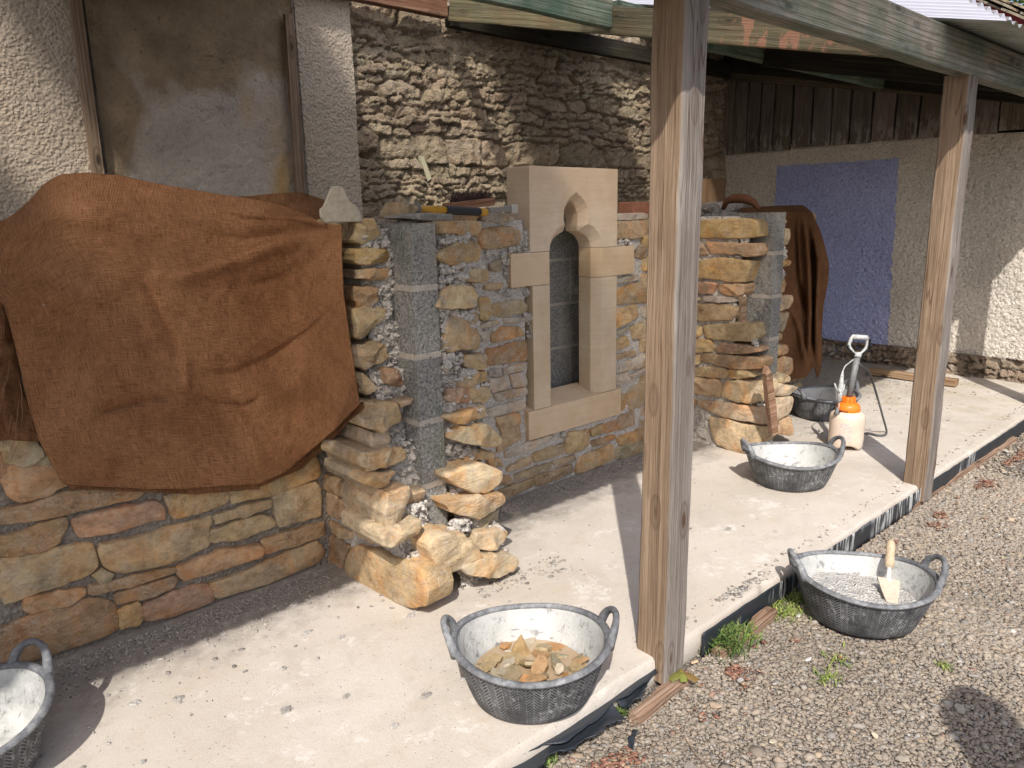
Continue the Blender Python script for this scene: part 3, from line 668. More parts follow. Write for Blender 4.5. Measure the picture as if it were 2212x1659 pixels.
# ---- dividing wall 2
wD = thing('dividing_wall', 'stone faced cross wall right of the tall near post, its grey block core showing at the end', 'wall', (3.6, 2.0, 0))
mb = MB()
lay(mb, '''
K5 y 600,430 1300,405 1450,430 1455,620 1340,640 1250,650 1000,640 600,640
K5 o 810,680 1050,700 1440,705 1455,850 1300,870 1250,830 880,830
K5 b 640,690 790,720 870,835 640,835
K5 y 600,930 1000,880 1330,910 1370,900 1280,1170 1100,1170 940,1130 600,1120
K5 r 620,1170 900,1170 970,1200 920,1300 620,1310
K5 o 990,1200 1240,1190 1290,1200 1280,1290 1220,1340 1000,1290
K5 p 780,1340 900,1330 1150,1350 1220,1390 1150,1410 800,1400
K5 t 600,1330 740,1350 760,1385 600,1400
K5 b 560,1420 1100,1430 1190,1470 1190,1560 1130,1630 560,1625
K6p t 230,1270 640,1250 700,1260 710,1390 640,1420 260,1390
K6p y 90,1290 215,1290 220,1370 90,1370
K6p y 90,1400 280,1400 340,1470 320,1510 90,1510
K6p r 350,1480 390,1425 600,1450 740,1480 740,1510 600,1530 350,1520
K6 b 210,300 230,230 560,260 775,280 770,370 600,385 400,350
K6 t 80,260 200,250 200,330 80,330
K6 t 80,360 430,360 460,400 450,460 80,430
K6 t 460,380 640,390 690,450 480,465
K6 t 80,440 360,470 410,530 380,630 80,580
K6 q 400,540 430,480 800,490 820,600 750,670 600,690 400,630
K6 o 80,590 160,650 150,710 80,710
K6 q 170,650 450,680 700,720 890,710 910,800 870,870 760,875 400,800 180,710
K6 q 280,810 400,810 650,880 830,900 830,1000 600,1145 350,1055 310,960
''', 'X', 3.50, .12, (-1, 0, 0), bulge=.012, jag=.007)
mb.build('left_stonework', ST, wD, smooth=True, angle=24)
mb = MB()
lay(mb, '''
K5 y 1730,400 1790,400 1805,450 1790,495 1740,495
K5 q 1740,530 1865,535 1870,640 1850,700 1770,740 1740,740
K5 t 1710,910 1860,905 1885,930 1860,970 1710,995
K5 t 1700,1110 1790,1110 1805,1170 1800,1280 1700,1290
K5 q 1690,1330 1900,1320 1915,1380 1860,1480 1710,1510
K6p g 890,1170 1030,1150 1010,1260 980,1320 890,1320
K6p t 890,1345 970,1345 965,1400 890,1405
K6p o 880,1440 1020,1445 1025,1510 1000,1535 880,1540
K6p t 890,1570 1070,1560 1075,1640 1050,1720 900,1720
K6 q @1.98 880,430 930,395 1045,440 1045,490 900,510
K6 q @1.95 890,560 960,510 1125,540 1040,610 900,620
K6 q @1.95 900,640 1065,620 1070,700 1040,780 940,825 905,780
K6 o @1.95 930,830 1055,810 1055,970 930,960
''', 'Y', 2.03, .16, (0, -1, 0), bulge=.014)
mb.build('right_stonework', ST, wD, smooth=True, angle=24)
blockcore(3.615, 3.715, 1.99, 2.6, wD)
mo = MB(); crumble(mo, 2.14, 2.5, -.01, 1.26, 3.53, .012, 50, 110, axis='X', seed=71); pass
crumble(mo, 3.72, 3.86, -.01, 1.25, 2.09, .03, 20, 130, seed=73, lump=34)
mo.box((3.545, 2.3, 0), (3.61, 2.6, 1.26)); mo.box((3.72, 2.11, 0), (3.9, 2.6, 1.25))
pl = []
for (tr, a, b_) in [('K5', (1170, 640), (1350, 700)), ('K5', (1070, 850), (1300, 880)), ('K5', (1180, 1310), (1310, 1370)), ('K5', (1130, 1420), (1260, 1480)), ('K6', (650, 640), (820, 720)), ('K6p', (660, 1390), (740, 1460))]:
    t = TR[tr]
    for _ in range(8): pl.append(tuple(oX(t[0]+rb.uniform(a[0], b_[0])*t[2], t[1]+rb.uniform(a[1], b_[1])*t[2], 3.53)))
for (tr, a, b_) in [('K5', (1740, 760), (1790, 880)), ('K5', (1710, 1010), (1760, 1090)), ('K6', (890, 510), (1080, 560))]:
    t = TR[tr]
    for _ in range(8): pl.append(tuple(oY(t[0]+rb.uniform(a[0], b_[0])*t[2], t[1]+rb.uniform(a[1], b_[1])*t[2], 2.04)))
blobs(mo, pl, .013); mo.build('mortar', MORL, wD, smooth=True, angle=50)
# ---- wall of the far bay
wE = thing('stone_wall', 'short length of stone wall in the far bay almost hidden behind brown sacking', 'wall', (4.4, WY, 0))
mb = MB(); rr = random.Random(33); z = 0.
while z < 1.2:
    h = rr.uniform(.08, .13); x = 3.85
    while x < 4.95:
        l = rr.uniform(.16, .34); x2 = min(x+l, 4.96+rr.uniform(.0, .04))
        stone(mb, [(x+.006, WY, z+.006), (x2-.006, WY, z+.006), (x2-.006, WY, min(z+h-.01, 1.26)), (x+.006, WY, min(z+h-.01, 1.26))], (0, -1, 0), .3, rr.choice('tybqg'), Mn=22, rings=(1., .94, .7, .3)); x = x2
        if l < .05: break
    z += h
mb.build('stonework', ST, wE, smooth=True, angle=24)
mo = MB(); crumble(mo, 3.85, 4.95, 0, 1.26, WY+.016, .011, 90, 90, seed=81); mo.box((3.85, WY+.03, 0), (4.94, WY+.3, 1.25)); mo.build('mortar', MOR, wE, smooth=True, angle=50)
print('walls ok')
# ---------------------------------------------------------------- timbers
def timber(name, p0, p1, w, h, mat, parent=None, up=(0, 0, 1), seed=0, wob=.0025, smooth=True):
    """board from p0 to p1 (centre line); local X is the long axis; w = sideways, h = along up"""
    p0, p1 = Vector(p0), Vector(p1); d = p1-p0; L = d.length; X = d/L; U = Vector(up); U = (U-X*U.dot(X)).normalized(); Y = U.cross(X)
    mt = Matrix((( X.x, Y.x, U.x, p0.x), (X.y, Y.y, U.y, p0.y), (X.z, Y.z, U.z, p0.z), (0, 0, 0, 1)))
    n_ = max(6, int(L/.04)); xs = np.linspace(0, L, n_); e = min(w, h)*.06
    sec = [(-w/2+e, -h/2), (w/2-e, -h/2), (w/2, -h/2+e), (w/2, h/2-e), (w/2-e, h/2), (-w/2+e, h/2), (-w/2, h/2-e), (-w/2, -h/2+e)]
    P = np.zeros((n_, 8, 3))
    for k, (a, b_) in enumerate(sec): P[:, k, 0] = xs; P[:, k, 1] = a; P[:, k, 2] = b_
    q = P+np.array([seed*7.7, 0, 0]); P[..., 1] += fbm(q, 3, 3, seed)*wob; P[..., 2] += fbm(q, 3, 3, seed+9)*wob
    m = MB(); V = P.reshape(-1, 3)
    F = [(i*8+k, (i+1)*8+k, (i+1)*8+(k+1) % 8, i*8+(k+1) % 8) for i in range(n_-1) for k in range(8)]+[tuple(range(8)), tuple((n_-1)*8+k for k in range(7, -1, -1))]
    m.add(V, F); o = m.build(name, mat, parent, smooth=True, angle=30, mtx=mt); return fixn(o)
cn = thing('timber_canopy', 'open-fronted lean-to canopy of weathered timber roofed with corrugated sheets', 'canopy', (1.7, 1.2, 0))
for i, x in enumerate((-1.5, 1.69, 3.705, 5.75)):
    o = timber('post', (x-(.008 if i == 1 else 0), 1.226, -.075), (x+.012, 1.226, 1.83), .105, .103, W_POST, cn, up=(1, 0, 0), seed=i+1, wob=.005)
timber('beam', (-1.6, 1.205, 1.897), (8, 1.205, 1.897), .07, .15, W_BEAM, cn, seed=11)
RS = .233                                          # roof slope
def rz(y): return 1.83+(y-1.231)*RS                # underside of the rafters
def rafter(x, mat, nm='rafter', y0=1.245, y1=3.9, h=.125, w=.045, dz=0):
    return timber(nm, (x, y0, rz(y0)+h/2+dz), (x, y1, rz(y1)+h/2+dz), w, h, mat, cn, seed=int(x*10) % 17+2)
for x in (-.42, 1.03): rafter(x, W_RAFT)
rafter(3.075, W_RAFTO); rafter(4.50, W_DARK, y1=2.6)
rafter(6.3, W_DARK, y1=4.05, h=.17, w=.06, dz=.03)
for x0, x1 in ((-1.4, -.45), (-.39, 1.0), (1.06, 3.05), (3.10, 6.26)):
    timber('purlin', (x0, 2.63, rz(2.63)+.09), (x1, 2.63, rz(2.63)+.09), .05, .135, W_GREEN, cn, seed=int(x0*3)+9)
timber('wall_plate', (-1.5, 3.93, 2.53), (3.04, 3.93, 2.53), .06, .12, W_RED, cn, seed=4)
timber('wall_plate', (3.11, 3.99, 2.50), (6.26, 3.99, 2.50), .06, .12, W_DARK, cn, seed=5)
# corrugated sheets, running down the slope
def m_sheet(tr, clear=False):
    t = NT(('clear_sheet' if clear else 'translucent_sheet') if tr else 'metal_sheet', .5 if tr else .42, .4); n = t.noise(6, 5, .7)
    if tr:
        c = t.mix(t.ramp(n, [(.4, 0.), (.7, .4)]), (.80, .80, .84), (.45, .45, .40)); t.out(c)
        a = t.n('BsdfTranslucent'); t.put(a.inputs[0], (.95, .93, .93) if clear else (.66, .65, .70)); g_ = t.n('BsdfTransparent'); g_.inputs[0].default_value = (1., .95, .86, 1)
        # transparency fades towards the sheet edges, added to soften the sun pools below
        m2 = t.n('MixShader'); m2.inputs[0].default_value = .9; t.put(m2.inputs[1], t.b.outputs[0]); t.put(m2.inputs[2], a.outputs[0])
        m1 = t.n('MixShader'); k = t.math('MULTIPLY', t.math('MULTIPLY', t.sep(t.attr())[0], t.ramp(t.noise(2.3, 4, .6), [(.3, .45), (.6, 1.)])), .66 if clear else .30); t.put(m1.inputs[0], k)
        t.put(m1.inputs[1], m2.outputs[0]); t.put(m1.inputs[2], g_.outputs[0]); t.put(t.t.nodes['Material Output'].inputs[0], m1.outputs[0]); return t.m
    c = t.mix(t.ramp(n, [(.35, 0.), (.65, 1.)]), (.36, .37, .34), (.22, .235, .20)); t.b.inputs['Metallic'].default_value = .25
    return t.out(c, t.bump(n, .2, .002))
SHT, SHM, SHC = m_sheet(True), m_sheet(False), m_sheet(True, True)
def sheet(x0, x1, tr, ya=.945, yb=4.12):
    xs = np.arange(x0, x1+.004, .0095); ys = np.linspace(ya, yb, 12); P = np.zeros((len(xs), len(ys), 3))
    for j, y in enumerate(ys):
        P[:, j, 0] = xs; P[:, j, 1] = y; P[:, j, 2] = rz(y)+.172+.009*np.sin(xs*2*math.pi/.076)+(.004 if tr else 0)+(.012 if ya > 1 else 0)
    mk = np.clip(np.minimum(xs-x0, x1-xs)/.17, 0, 1); mk = mk*mk*(3-2*mk); cc_ = np.repeat(np.repeat(mk[:, None, None], len(ys), 1), 3, 2)
    m = MB(); m.grid(P, cc_ if tr else (1, 1, 1)); o = m.build('roof_sheet', (SHM, SHT, SHC)[tr], cn, smooth=True)
    if tr: return o
    return o
for x0, x1, tr in ((-1.5, -.15, 0), (-.15, .8, 1), (.8, 1.95, 0), (1.95, 3.32, 1), (3.32, 4.45, 0), (4.45, 5.1, 0), (5.1, 5.9, 0), (5.9, 6.6, 0)):
    sheet(x0-.02, x1+.02, tr, yb=2.72)
for x0, x1, tr in ((-1.5, -.1, 0), (-.1, .5, 2), (.5, 1.95, 0), (1.95, 3.32, 2), (3.32, 4.45, 0), (4.45, 5.1, 2), (5.1, 6.6, 0)):
    sheet(x0-.02, x1+.02, tr, ya=2.66)
sheet(6.58, 8.0, 0, ya=.945, yb=2.72); sheet(6.58, 8.0, 0, ya=2.66)
# front drip: the overhanging eaves strip beyond the translucent bay is metal as well
# ---------------------------------------------------------------- back wall
REN = m_render('roughcast_render', (.52, .46, .39), (.57, .53, .48), 75, 1., .012)
bk = thing('building_wall', 'rear wall, roughcast at the left and bare rubble to the right, behind the low stone bays', 'wall', (2.4, 4.1, 0))
def hgrid(x0, x1, z0, z1, Y, step, amp, seed, mat, name, par, col=(1, 1, 1), thick=.08, f=55):
    nx, nz = int((x1-x0)/step)+1, int((z1-z0)/step)+1
    X, Z = np.meshgrid(np.linspace(x0, x1, nx), np.linspace(z0, z1, nz), indexing='ij'); p = np.stack([X, Z, np.full_like(X, seed)], -1)
    Yg = Y-amp*(np.maximum(fbm(p, f, 3, seed, .6), -.35)+.6*fbm(p, 2.5, 3, seed+3))
    m = MB(); c = col(X, Z) if callable(col) else col
    m.grid(np.stack([X, Yg, Z], -1), c)
    m.box((x0, Y+.012, z0), (x1, Y+thick, z1)); return m.build(name, mat, par, smooth=True)
def colrender(X, Z):
    p = np.stack([X, Z, X*0], -1); k = np.clip(fbm(p, 1.6, 4, 3)*.9+.25, 0, 1)[..., None]
    return np.array([1.02, .97, .92])*(1-k)+np.array([.95, .90, .80])*k
hgrid(-1.6, 1.0, .0, 2.75, 4.0, .011, .0045, 5, REN, 'render', bk, colrender)
hgrid(2.08, 2.42, .0, 2.75, 4.0, .010, .0045, 6, REN, 'render', bk, colrender, .14)
def colpanel(X, Z):
    p = np.stack([X, Z, X*0], -1); n1 = fbm(p, 3.2, 4, 7); 
    dist = np.minimum(np.minimum(X-1.16, 2.14-X)*2.2, (2.04-Z)*1.5)+n1*.2
    k = np.clip(dist*9, 0, 1)[..., None]
    grey = np.array([1.04, 1.0, .95])*(.9+.12*fbm(p, 6, 4, 9)[..., None]); brown = np.array([.70, .59, .44])*(.9+.25*fbm(p, 9, 4, 12)[..., None])
    c = brown*(1-k)+grey*k
    s_ = np.exp(-((X-1.93+.03*n1)/.055)**2)*np.clip((2.0-Z)*4, 0, 1)*np.clip(.75+fbm(p, 7, 4, 15)*.9, 0, 1)
    s_ += np.exp(-((X-1.78+.05*n1)/.05)**2)*np.clip((2.0-Z)*6, 0, 1)*np.clip((Z-1.75)*6, 0, 1)*.8
    s_ = np.clip(s_, 0, 1)[..., None]; return c*(1-s_)+np.array([1.0, .72, .36])*s_
def m_panel():
    t = NT('cement_panel', .95, .1); n = t.noise(30, 6, .75); s = t.attr()
    c = t.mix(1, (.60, .55, .50), s, 'MULTIPLY'); c = t.mix(t.ramp(t.noise(55, 4, .75), [(.3, .45), (.5, 0.)]), c, t.mix(1, c, (.5, .46, .4), 'MULTIPLY')); c = t.mix(t.ramp(n, [(.3, .8), (.42, 0.)]), c, t.mix(1, c, (.4, .35, .3), 'MULTIPLY'))
    cr = t.ramp(t.math('ABSOLUTE', t.math('SUBTRACT', t.noise(3.2, 6, .7, dist=.8), .5)), [(0, .85), (.005, 0.)]); c = t.mix(t.math('MULTIPLY', cr, t.ramp(t.noise(2, 2), [(.45, 0.), (.6, 1.)])), c, (.06, .05, .04))
    return t.out(c, t.bump(t.math('ADD', n, t.math('MULTIPLY', t.noise(90, 4, .7), .6)), 1, .012))
hgrid(1.06, 2.08, 0, 2.75, 4.035, .011, .007, 8, m_panel(), 'cement_panel', bk, colpanel, .1, f=28)
def bat(a, b, w_): 
    A, B = oY(*a, 3.985), oY(*b, 3.985); A[2] += 0; d = B-A
    return timber('batten', A, B+d*.25, w_, .03, W_BATT, bk, up=(0, 1, 0), seed=int(w_*1000))
bat((157, -30), (212, 378), .05); bat((622, 32), (648, 415), .05)
# rubble face: rough coursed boulders as one relief
def rubble(x0, x1, z0, z1, Y, step, name, par, mat, seed=4, n_pts=None, axis='Y', tone=(.49, .405, .30)):
    nx, nz = int((x1-x0)/step)+1, int((z1-z0)/step)+1
    X, Z = np.meshgrid(np.linspace(x0, x1, nx), np.linspace(z0, z1, nz), indexing='ij')
    r_ = np.random.default_rng(seed); pts = []; z = z0-.05
    while z < z1+.1:
        h = r_.choice([.032, .045, .065, .09, .15], p=[.26, .27, .24, .15, .08]); x = x0-.2+r_.random()*.1
        while x < x1+.2:
            l = h*r_.uniform(1.2, 4.2)+.05; pts.append((x+l/2, z+h/2+r_.uniform(-.3, .3)*h, l, h)); x += l
        z += h
    pts = np.array(pts); p = np.stack([X, Z, np.full_like(X, seed)], -1)
    wx = X+.035*fbm(p, 5, 3, seed+1); wz = Z+.03*fbm(p, 4, 4, seed+2)+.012*fbm(p, 22, 2, seed+8)
    d1 = np.full(X.shape, 9.); d2 = np.full(X.shape, 9.); id1 = np.zeros(X.shape, int)
    for i, (cx, cz, l, h) in enumerate(pts):
        i0 = max(0, int((cx-l*1.6-.08-x0)/step)); i1 = min(nx, int((cx+l*1.6+.08-x0)/step)+2); j0 = max(0, int((cz-h*2-.08-z0)/step)); j1 = min(nz, int((cz+h*2+.08-z0)/step)+2)
        if i0 >= i1 or j0 >= j1: continue
        sl = (slice(i0, i1), slice(j0, j1))
        d = ((np.abs(wx[sl]-cx)/(l/2))**4+(np.abs(wz[sl]-cz)/(h/2))**4)**.25
        a = d < d1[sl]; b_ = (~a) & (d < d2[sl])
        d2[sl] = np.where(a, d1[sl], np.where(b_, d, d2[sl])); id1[sl] = np.where(a, i, id1[sl]); d1[sl] = np.where(a, d, d1[sl])
    e = np.clip((d2-d1)/.42, 0, 1); e = 1-(1-e)**2.2
    offs = r_.uniform(-.6, 1, len(pts))[id1]; tx = r_.uniform(-.12, .12, len(pts))[id1]; tz = r_.uniform(-.25, .12, len(pts))[id1]
    c_ = pts[id1]; fill = np.clip(fbm(p, 2.2, 3, seed+11)*1.3+.25, 0, 1)          # places where old mortar laps over the joints
    ee = e*(1-fill*.5)+fill*.5
    rel = .062*ee+.020*offs*e+tx*(X-c_[..., 0])*e+tz*(Z-c_[..., 1])*e+.014*fbm(p, 20, 4, seed+5, .65)+.0045*np.maximum(fbm(p, 80, 2, seed+6), -.4)
    tint = r_.uniform(.8, 1.15, (len(pts), 1))*np.array([1, 1, 1])+r_.uniform(-.025, .025, (len(pts), 3))
    tc = tint[id1]; k = fill[..., None]*.6; col = np.array(tone)*(tc*(1-k)+k)*(.9+.18*fbm(p, 12, 3, seed+14)[..., None])
    m = MB(); Yg = Y-rel
    m.grid(np.stack([X, Yg, Z], -1) if axis == 'Y' else np.stack([Yg, X, Z], -1), col)
    return m.build(name, mat, par, smooth=True)
def m_rub():
    t = NT('rubble_face', .95, .1); n = t.noise(130, 4, .7); v = t.vor(85)
    c = t.mix(t.ramp(n, [(.34, .75), (.5, 0.)]), t.attr(), t.mix(1, t.attr(), (.35, .32, .28), 'MULTIPLY'))
    c = t.mix(t.ramp(t.noise(6, 4, .7), [(.55, 0.), (.7, .5)]), c, (.50, .46, .40)); c = t.mix(t.ramp(t.noise(4, 4, .6), [(.62, 0.), (.75, .35)]), c, (.28, .24, .16))
    return t.out(c, t.bump(t.math('SUBTRACT', n, t.math('MULTIPLY', v, .9)), 1, .010))
RUBM = m_rub()
rubble(2.40, 6.45, .95, 2.7, 4.13, .0085, 'rubble_stonework', bk, RUBM)
m = MB(); m.box((2.41, 4.14, 0), (6.6, 4.4, 2.8)); m.box((-1.6, 4.09, 0), (2.41, 4.4, 2.8)); m.build('wall_core', MOR, bk)
m = MB(); A = oY(912, 345, 4.06); pp = [oY(*q, 4.065) for q in ((905, 335), (915, 338), (922, 355), (932, 385), (924, 392), (914, 362))]
m.add(pp, [tuple(range(6))]); m.add([q+np.array([0, .02, 0]) for q in pp], [tuple(range(5, -1, -1))]); m.build('pale_scar', m_plain('pale_scar', (.55, .53, .38), .9, .1, .3, 120), bk)
# ---------------------------------------------------------------- right-hand outbuilding
ob = thing('outbuilding', 'roughcast outbuilding wall with dark vertical boards above and a blue painted patch', 'building', (6.5, 2.5, 0))
def xgrid(name, mat, Y0, Y1, z0f, z1f, X, col, amp=.0045, step=.011, f=55, seed=3, z0b=0.):
    ny, nz = int((Y1-Y0)/step)+1, int((z1f-z0f)/step)+1
    Yg, Z = np.meshgrid(np.linspace(Y0, Y1, ny), np.linspace(0, 1, nz), indexing='ij')
    zb = z0f+np.array([max(0, fbm(np.array([y, 5., 0]), 5, 4, 2))*z0b for y in Yg[:, 0]])[:, None]; Z = zb+(z1f-zb)*Z
    p = np.stack([Yg, Z, np.full_like(Z, seed)], -1); Xg = X-amp*(np.maximum(fbm(p, f, 3, seed, .6), -.35)+.6*fbm(p, 2.5, 3, seed+3))
    m = MB(); m.grid(np.stack([Xg, Yg, Z], -1), col(Yg, Z) if callable(col) else col); return m.build(name, mat, ob, smooth=True)
REN2 = m_render('outbuilding_render', (.67, .62, .555), (.72, .68, .63), 60, 1., .010)
xgrid('render', REN2, .3, 4.12, .06, 1.84, 6.41, lambda Y, Z: np.array([.95, .92, .86])*(1+.12*fbm(np.stack([Y, Z, Y*0], -1), 3, 4, 5)[..., None]), seed=13, z0b=.09)
# blue patch, ragged-edged paint on the same relief, 3 mm proud
def bluemask(Y, Z):
    return None
ny, nz = 110, 165; Yg, Z = np.meshgrid(np.linspace(2.44, 3.60, ny), np.linspace(.03, 1.70, nz), indexing='ij')
s_ = (Z-.03)/1.67; Yg = Yg.copy(); ed = np.array([fbm(np.array([0, z, 3.]), 16, 3, 4) for z in Z[0]])
u = (Yg-2.44)/1.16; Yl = 2.505+.012*ed-.045*(1-Z[0]/1.7); Yr = 3.545+.012*ed; Yg = Yl[None]+(Yr-Yl)[None]*u
et = np.array([fbm(np.array([y, 0, 7.]), 14, 3, 4) for y in Yg[:, 0]]); Z = .05+(1.658+.008*et[:, None]-.05)*s_
p = np.stack([Yg, Z, np.full_like(Z, 13)], -1); Xg = 6.407-.0045*(np.maximum(fbm(p, 55, 3, 13, .6), -.35)+.6*fbm(p, 2.5, 3, 16))
m = MB(); m.grid(np.stack([Xg, Yg, Z], -1)); m.build('painted_patch', m_render('blue_masonry_paint', (.36, .39, .62), (.43, .46, .70), 60, 1., .010), ob, smooth=True)
o = None
rubble(.3, 4.1, -.02, .17, 6.44, .010, 'rubble_plinth', ob, RUBM, seed=9, axis='X', tone=(.34, .26, .19))
mb = MB(); y = 4.10; rr = random.Random(8); i = 0
while y > .4:
    wd = rr.uniform(.15, .185) if y < 3.65 else .13; gp = .012 if y > 3.6 else rr.uniform(.008, .03)
    a = y-wd; P = []; zt = rz(y-.05)+.15
    nzb = 18; zz = np.linspace(1.795+rr.uniform(-.006, .006), zt, nzb)
    for z in zz:
        wv = .003*math.sin(z*9+i); P.append([(6.372+rr.uniform(0, .0), a+gp/2+wv, z), (6.372, y-gp/2+wv, z), (6.40, y-gp/2+wv, z), (6.40, a+gp/2+wv, z)])
    V = np.array(P).reshape(-1, 3); F = [(r*4+k, r*4+(k+1) % 4, (r+1)*4+(k+1) % 4, (r+1)*4+k) for r in range(nzb-1) for k in range(4)]+[(0, 3, 2, 1)]
    mb.add(V, F, np.array([1, 1, 1])*rr.uniform(.65, 1.2)*np.array([1, rr.uniform(.92, 1.02), rr.uniform(.85, 1.05)])); y = a; i += 1
def m_boards():
    t = NT('board_cladding', .9, .15); g1 = t.noise(1, 4, .6, t.map((6, 26, 1.4)), .5); g2 = t.noise(1, 3, .6, t.map((10, 160, 4)))
    c = t.ramp(g1, [(.25, (.095, .078, .062)), (.5, (.16, .135, .11)), (.75, (.22, .19, .16))]); c = t.mix(1, c, t.attr(), 'MULTIPLY')
    c = t.mix(t.ramp(g2, [(.36, .6), (.5, 0.)]), c, (.05, .035, .025)); s = t.sep()[2]
    sp = t.math('MULTIPLY', t.ramp(t.noise(1, 4, .7, t.map((9, 22, 7))), [(.5, 0.), (.58, .8)]), t.ramp(t.math('SUBTRACT', s, 1.7), [(.05, 1.), (.32, 0.)]))
    c = t.mix(sp, c, (.40, .37, .32)); return t.out(c, t.bump(t.math('ADD', g1, g2), .8, .005))
mb.build('boards', m_boards(), ob, smooth=True, angle=30)
m = MB(); m.add([(6.402, .3, 1.86), (6.402, 4.2, 1.86), (6.402, 4.2, 2.62), (6.402, .3, 1.74)], [(0, 1, 2, 3)]); m.box((6.45, .3, 0), (9.5, 4.2, 1.75)); m.build('wall_core', m_plain('dark_wall_core', (.05, .04, .035), .95, .1), ob)
A = oX(1560, 160, 6.35); B = oX(2211, 207, 6.35); d = B-A
timber('trim_board', A-d*.02, B+d*.4, .04, .095, W_BOARD, ob, seed=3)
# red gable boarding and stone slates higher up
RED = m_plain('red_painted_boarding', (.20, .018, .02), .6, .3, .5, 25, .002)
pA, pB = oX(2100, -6, 7.2), oX(2240, 52, 7.2); d = pB-pA
top = pA-d*2.2; bot = pB+d*1.4
m = MB(); m.add([tuple(top), tuple(bot), (7.2, bot[1], 1.9), (7.2, top[1], 1.9), (7.26, top[1], top[2]), (7.26, bot[1], bot[2]), (7.26, bot[1], 1.9), (7.26, top[1], 1.9)], [(0, 1, 2, 3), (4, 7, 6, 5), (0, 4, 5, 1), (1, 5, 6, 2), (3, 2, 6, 7), (0, 3, 7, 4)]); fixn(m.build('red_gable', RED, ob))
m = MB(); rr = random.Random(4)
nrm_ = Vector((0, -d[2], d[1])).normalized(); nrm_ = nrm_ if nrm_.z > 0 else -nrm_; dv = Vector(d).normalized()
Ls = (Vector(bot)-Vector(top)).length
for row in range(3):
    s = 0
    while s < Ls:
        l = rr.uniform(.14, .3); a = Vector(top)+dv*s+nrm_*(.012+row*.03+rr.uniform(0, .01)); 
        pts = [a+Vector((-.05-rr.uniform(0, .04), 0, 0)), a+dv*(l*.97)+Vector((-.05-rr.uniform(0, .04), 0, 0)), a+dv*l+Vector((.7, 0, 0)), a+Vector((.7, 0, 0))]
        stone(m, [tuple(q) for q in pts], tuple(nrm_), .022, rr.choice([(.30, .25, .18), (.24, .21, .16), (.36, .30, .22)]), Mn=24, rings=(1., .9, .5), bulge=.006); s += l
m.build('slate_roof', ST, ob, smooth=True, angle=40)
LEAF = m_col('leaf_green', .6, .3, .3, 60, .001)
def leafcloud(mb, cen, rad, n, size, cols, rnd):
    for _ in range(n):
        p = Vector((rnd.gauss(0, 1), rnd.gauss(0, 1), abs(rnd.gauss(0, .8)))); p = Vector(cen)+Vector((p.x*rad[0], p.y*rad[1], p.z*rad[2]))
        a = Vector((rnd.uniform(-1, 1), rnd.uniform(-1, 1), rnd.uniform(-.2, 1))).normalized(); b = a.cross(Vector((rnd.random(), rnd.random(), rnd.random()))).normalized(); s = size*rnd.uniform(.6, 1.3)
        mb.add([p, p+a*s*.5+b*s*.25, p+a*s, p+a*s*.5-b*s*.25], [(0, 1, 2, 3)], rnd.choice(cols))
m = MB(); q = oX(2200, -4, 7.4); leafcloud(m, q, (.25, .45, .14), 3200, .05, [(.10, .16, .02), (.16, .22, .03), (.06, .10, .015)], random.Random(1)); m.build('moss', LEAF, ob)
print('structures ok')
# ---------------------------------------------------------------- sacking
def coons(T, B, L, R, nu, nv):
    def res(c, n):
        c = np.array(c, float); s = np.concatenate([[0], np.cumsum(np.linalg.norm(np.diff(c, axis=0), axis=1))]); t = np.linspace(0, s[-1], n)
        o = np.stack([np.interp(t, s, c[:, 0]), np.interp(t, s, c[:, 1])], 1)
        for _ in range(max(1, n//40)): o[1:-1] = (o[:-2]+o[1:-1]*2+o[2:])/4
        return o
    T, B, L, R = res(T, nu), res(B, nu), res(L, nv), res(R, nv); u = np.linspace(0, 1, nu)[:, None, None]; v = np.linspace(0, 1, nv)[None, :, None]
    return (1-v)*T[:, None]+v*B[:, None]+(1-u)*L[None]+u*R[None]-((1-u)*(1-v)*T[0]+u*(1-v)*T[-1]+(1-u)*v*B[0]+u*v*B[-1])
def crease(Q, pts, w, a, asym=0.):
    pts = np.array(pts, float); best = np.full(Q.shape[:2], 1e9); side = np.zeros(Q.shape[:2]); tt = np.zeros(Q.shape[:2]); n = len(pts)-1
    for i in range(n):
        A, B = pts[i], pts[i+1]; d = B-A; t = np.clip(((Q-A)@d)/(d@d), 0, 1); pr = A+t[..., None]*d; df = Q-pr; dd = np.linalg.norm(df, axis=-1)
        k = dd < best; best = np.where(k, dd, best); side = np.where(k, np.sign(d[0]*df[..., 1]-d[1]*df[..., 0]), side); tt = np.where(k, (i+t)/n, tt)
    fade = np.clip(np.minimum(tt, 1-tt)*5, 0, 1)
    ww = w*(1+asym*side); return a*np.exp(-(best/ww)**2)*fade
def sack_mesh(name, Q, Yf, parent, mat, thick=.004):
    nu, nv = Q.shape[:2]; P = np.zeros((nu, nv, 3))
    rays = _fw+((Q[..., 0:1]-PX[0])*_r2-(Q[..., 1:2]-PX[1])*_u2)/FPX; P = C0+rays*(Yf[..., None]/rays[..., 1:2])
    m = MB(); m.grid(P); o = m.build(name, mat, parent, smooth=True)
    uv = o.data.uv_layers.new(name='UVMap'); li = np.zeros(len(o.data.loops), int); o.data.loops.foreach_get('vertex_index', li)
    du = np.linalg.norm(np.diff(P, axis=0), axis=-1).mean(1); dv = np.linalg.norm(np.diff(P, axis=1), axis=-1).mean(0)
    U = np.concatenate([[0], np.cumsum(du)]); Vv = np.concatenate([[0], np.cumsum(dv)]); a, b_ = li//nv, li % nv
    uv.data.foreach_set('uv', np.stack([U[a], Vv[b_]], 1).ravel())
    so_ = o.modifiers.new('s', 'SOLIDIFY'); so_.thickness = thick; so_.offset = 0; return o
NU, NV = 300, 220
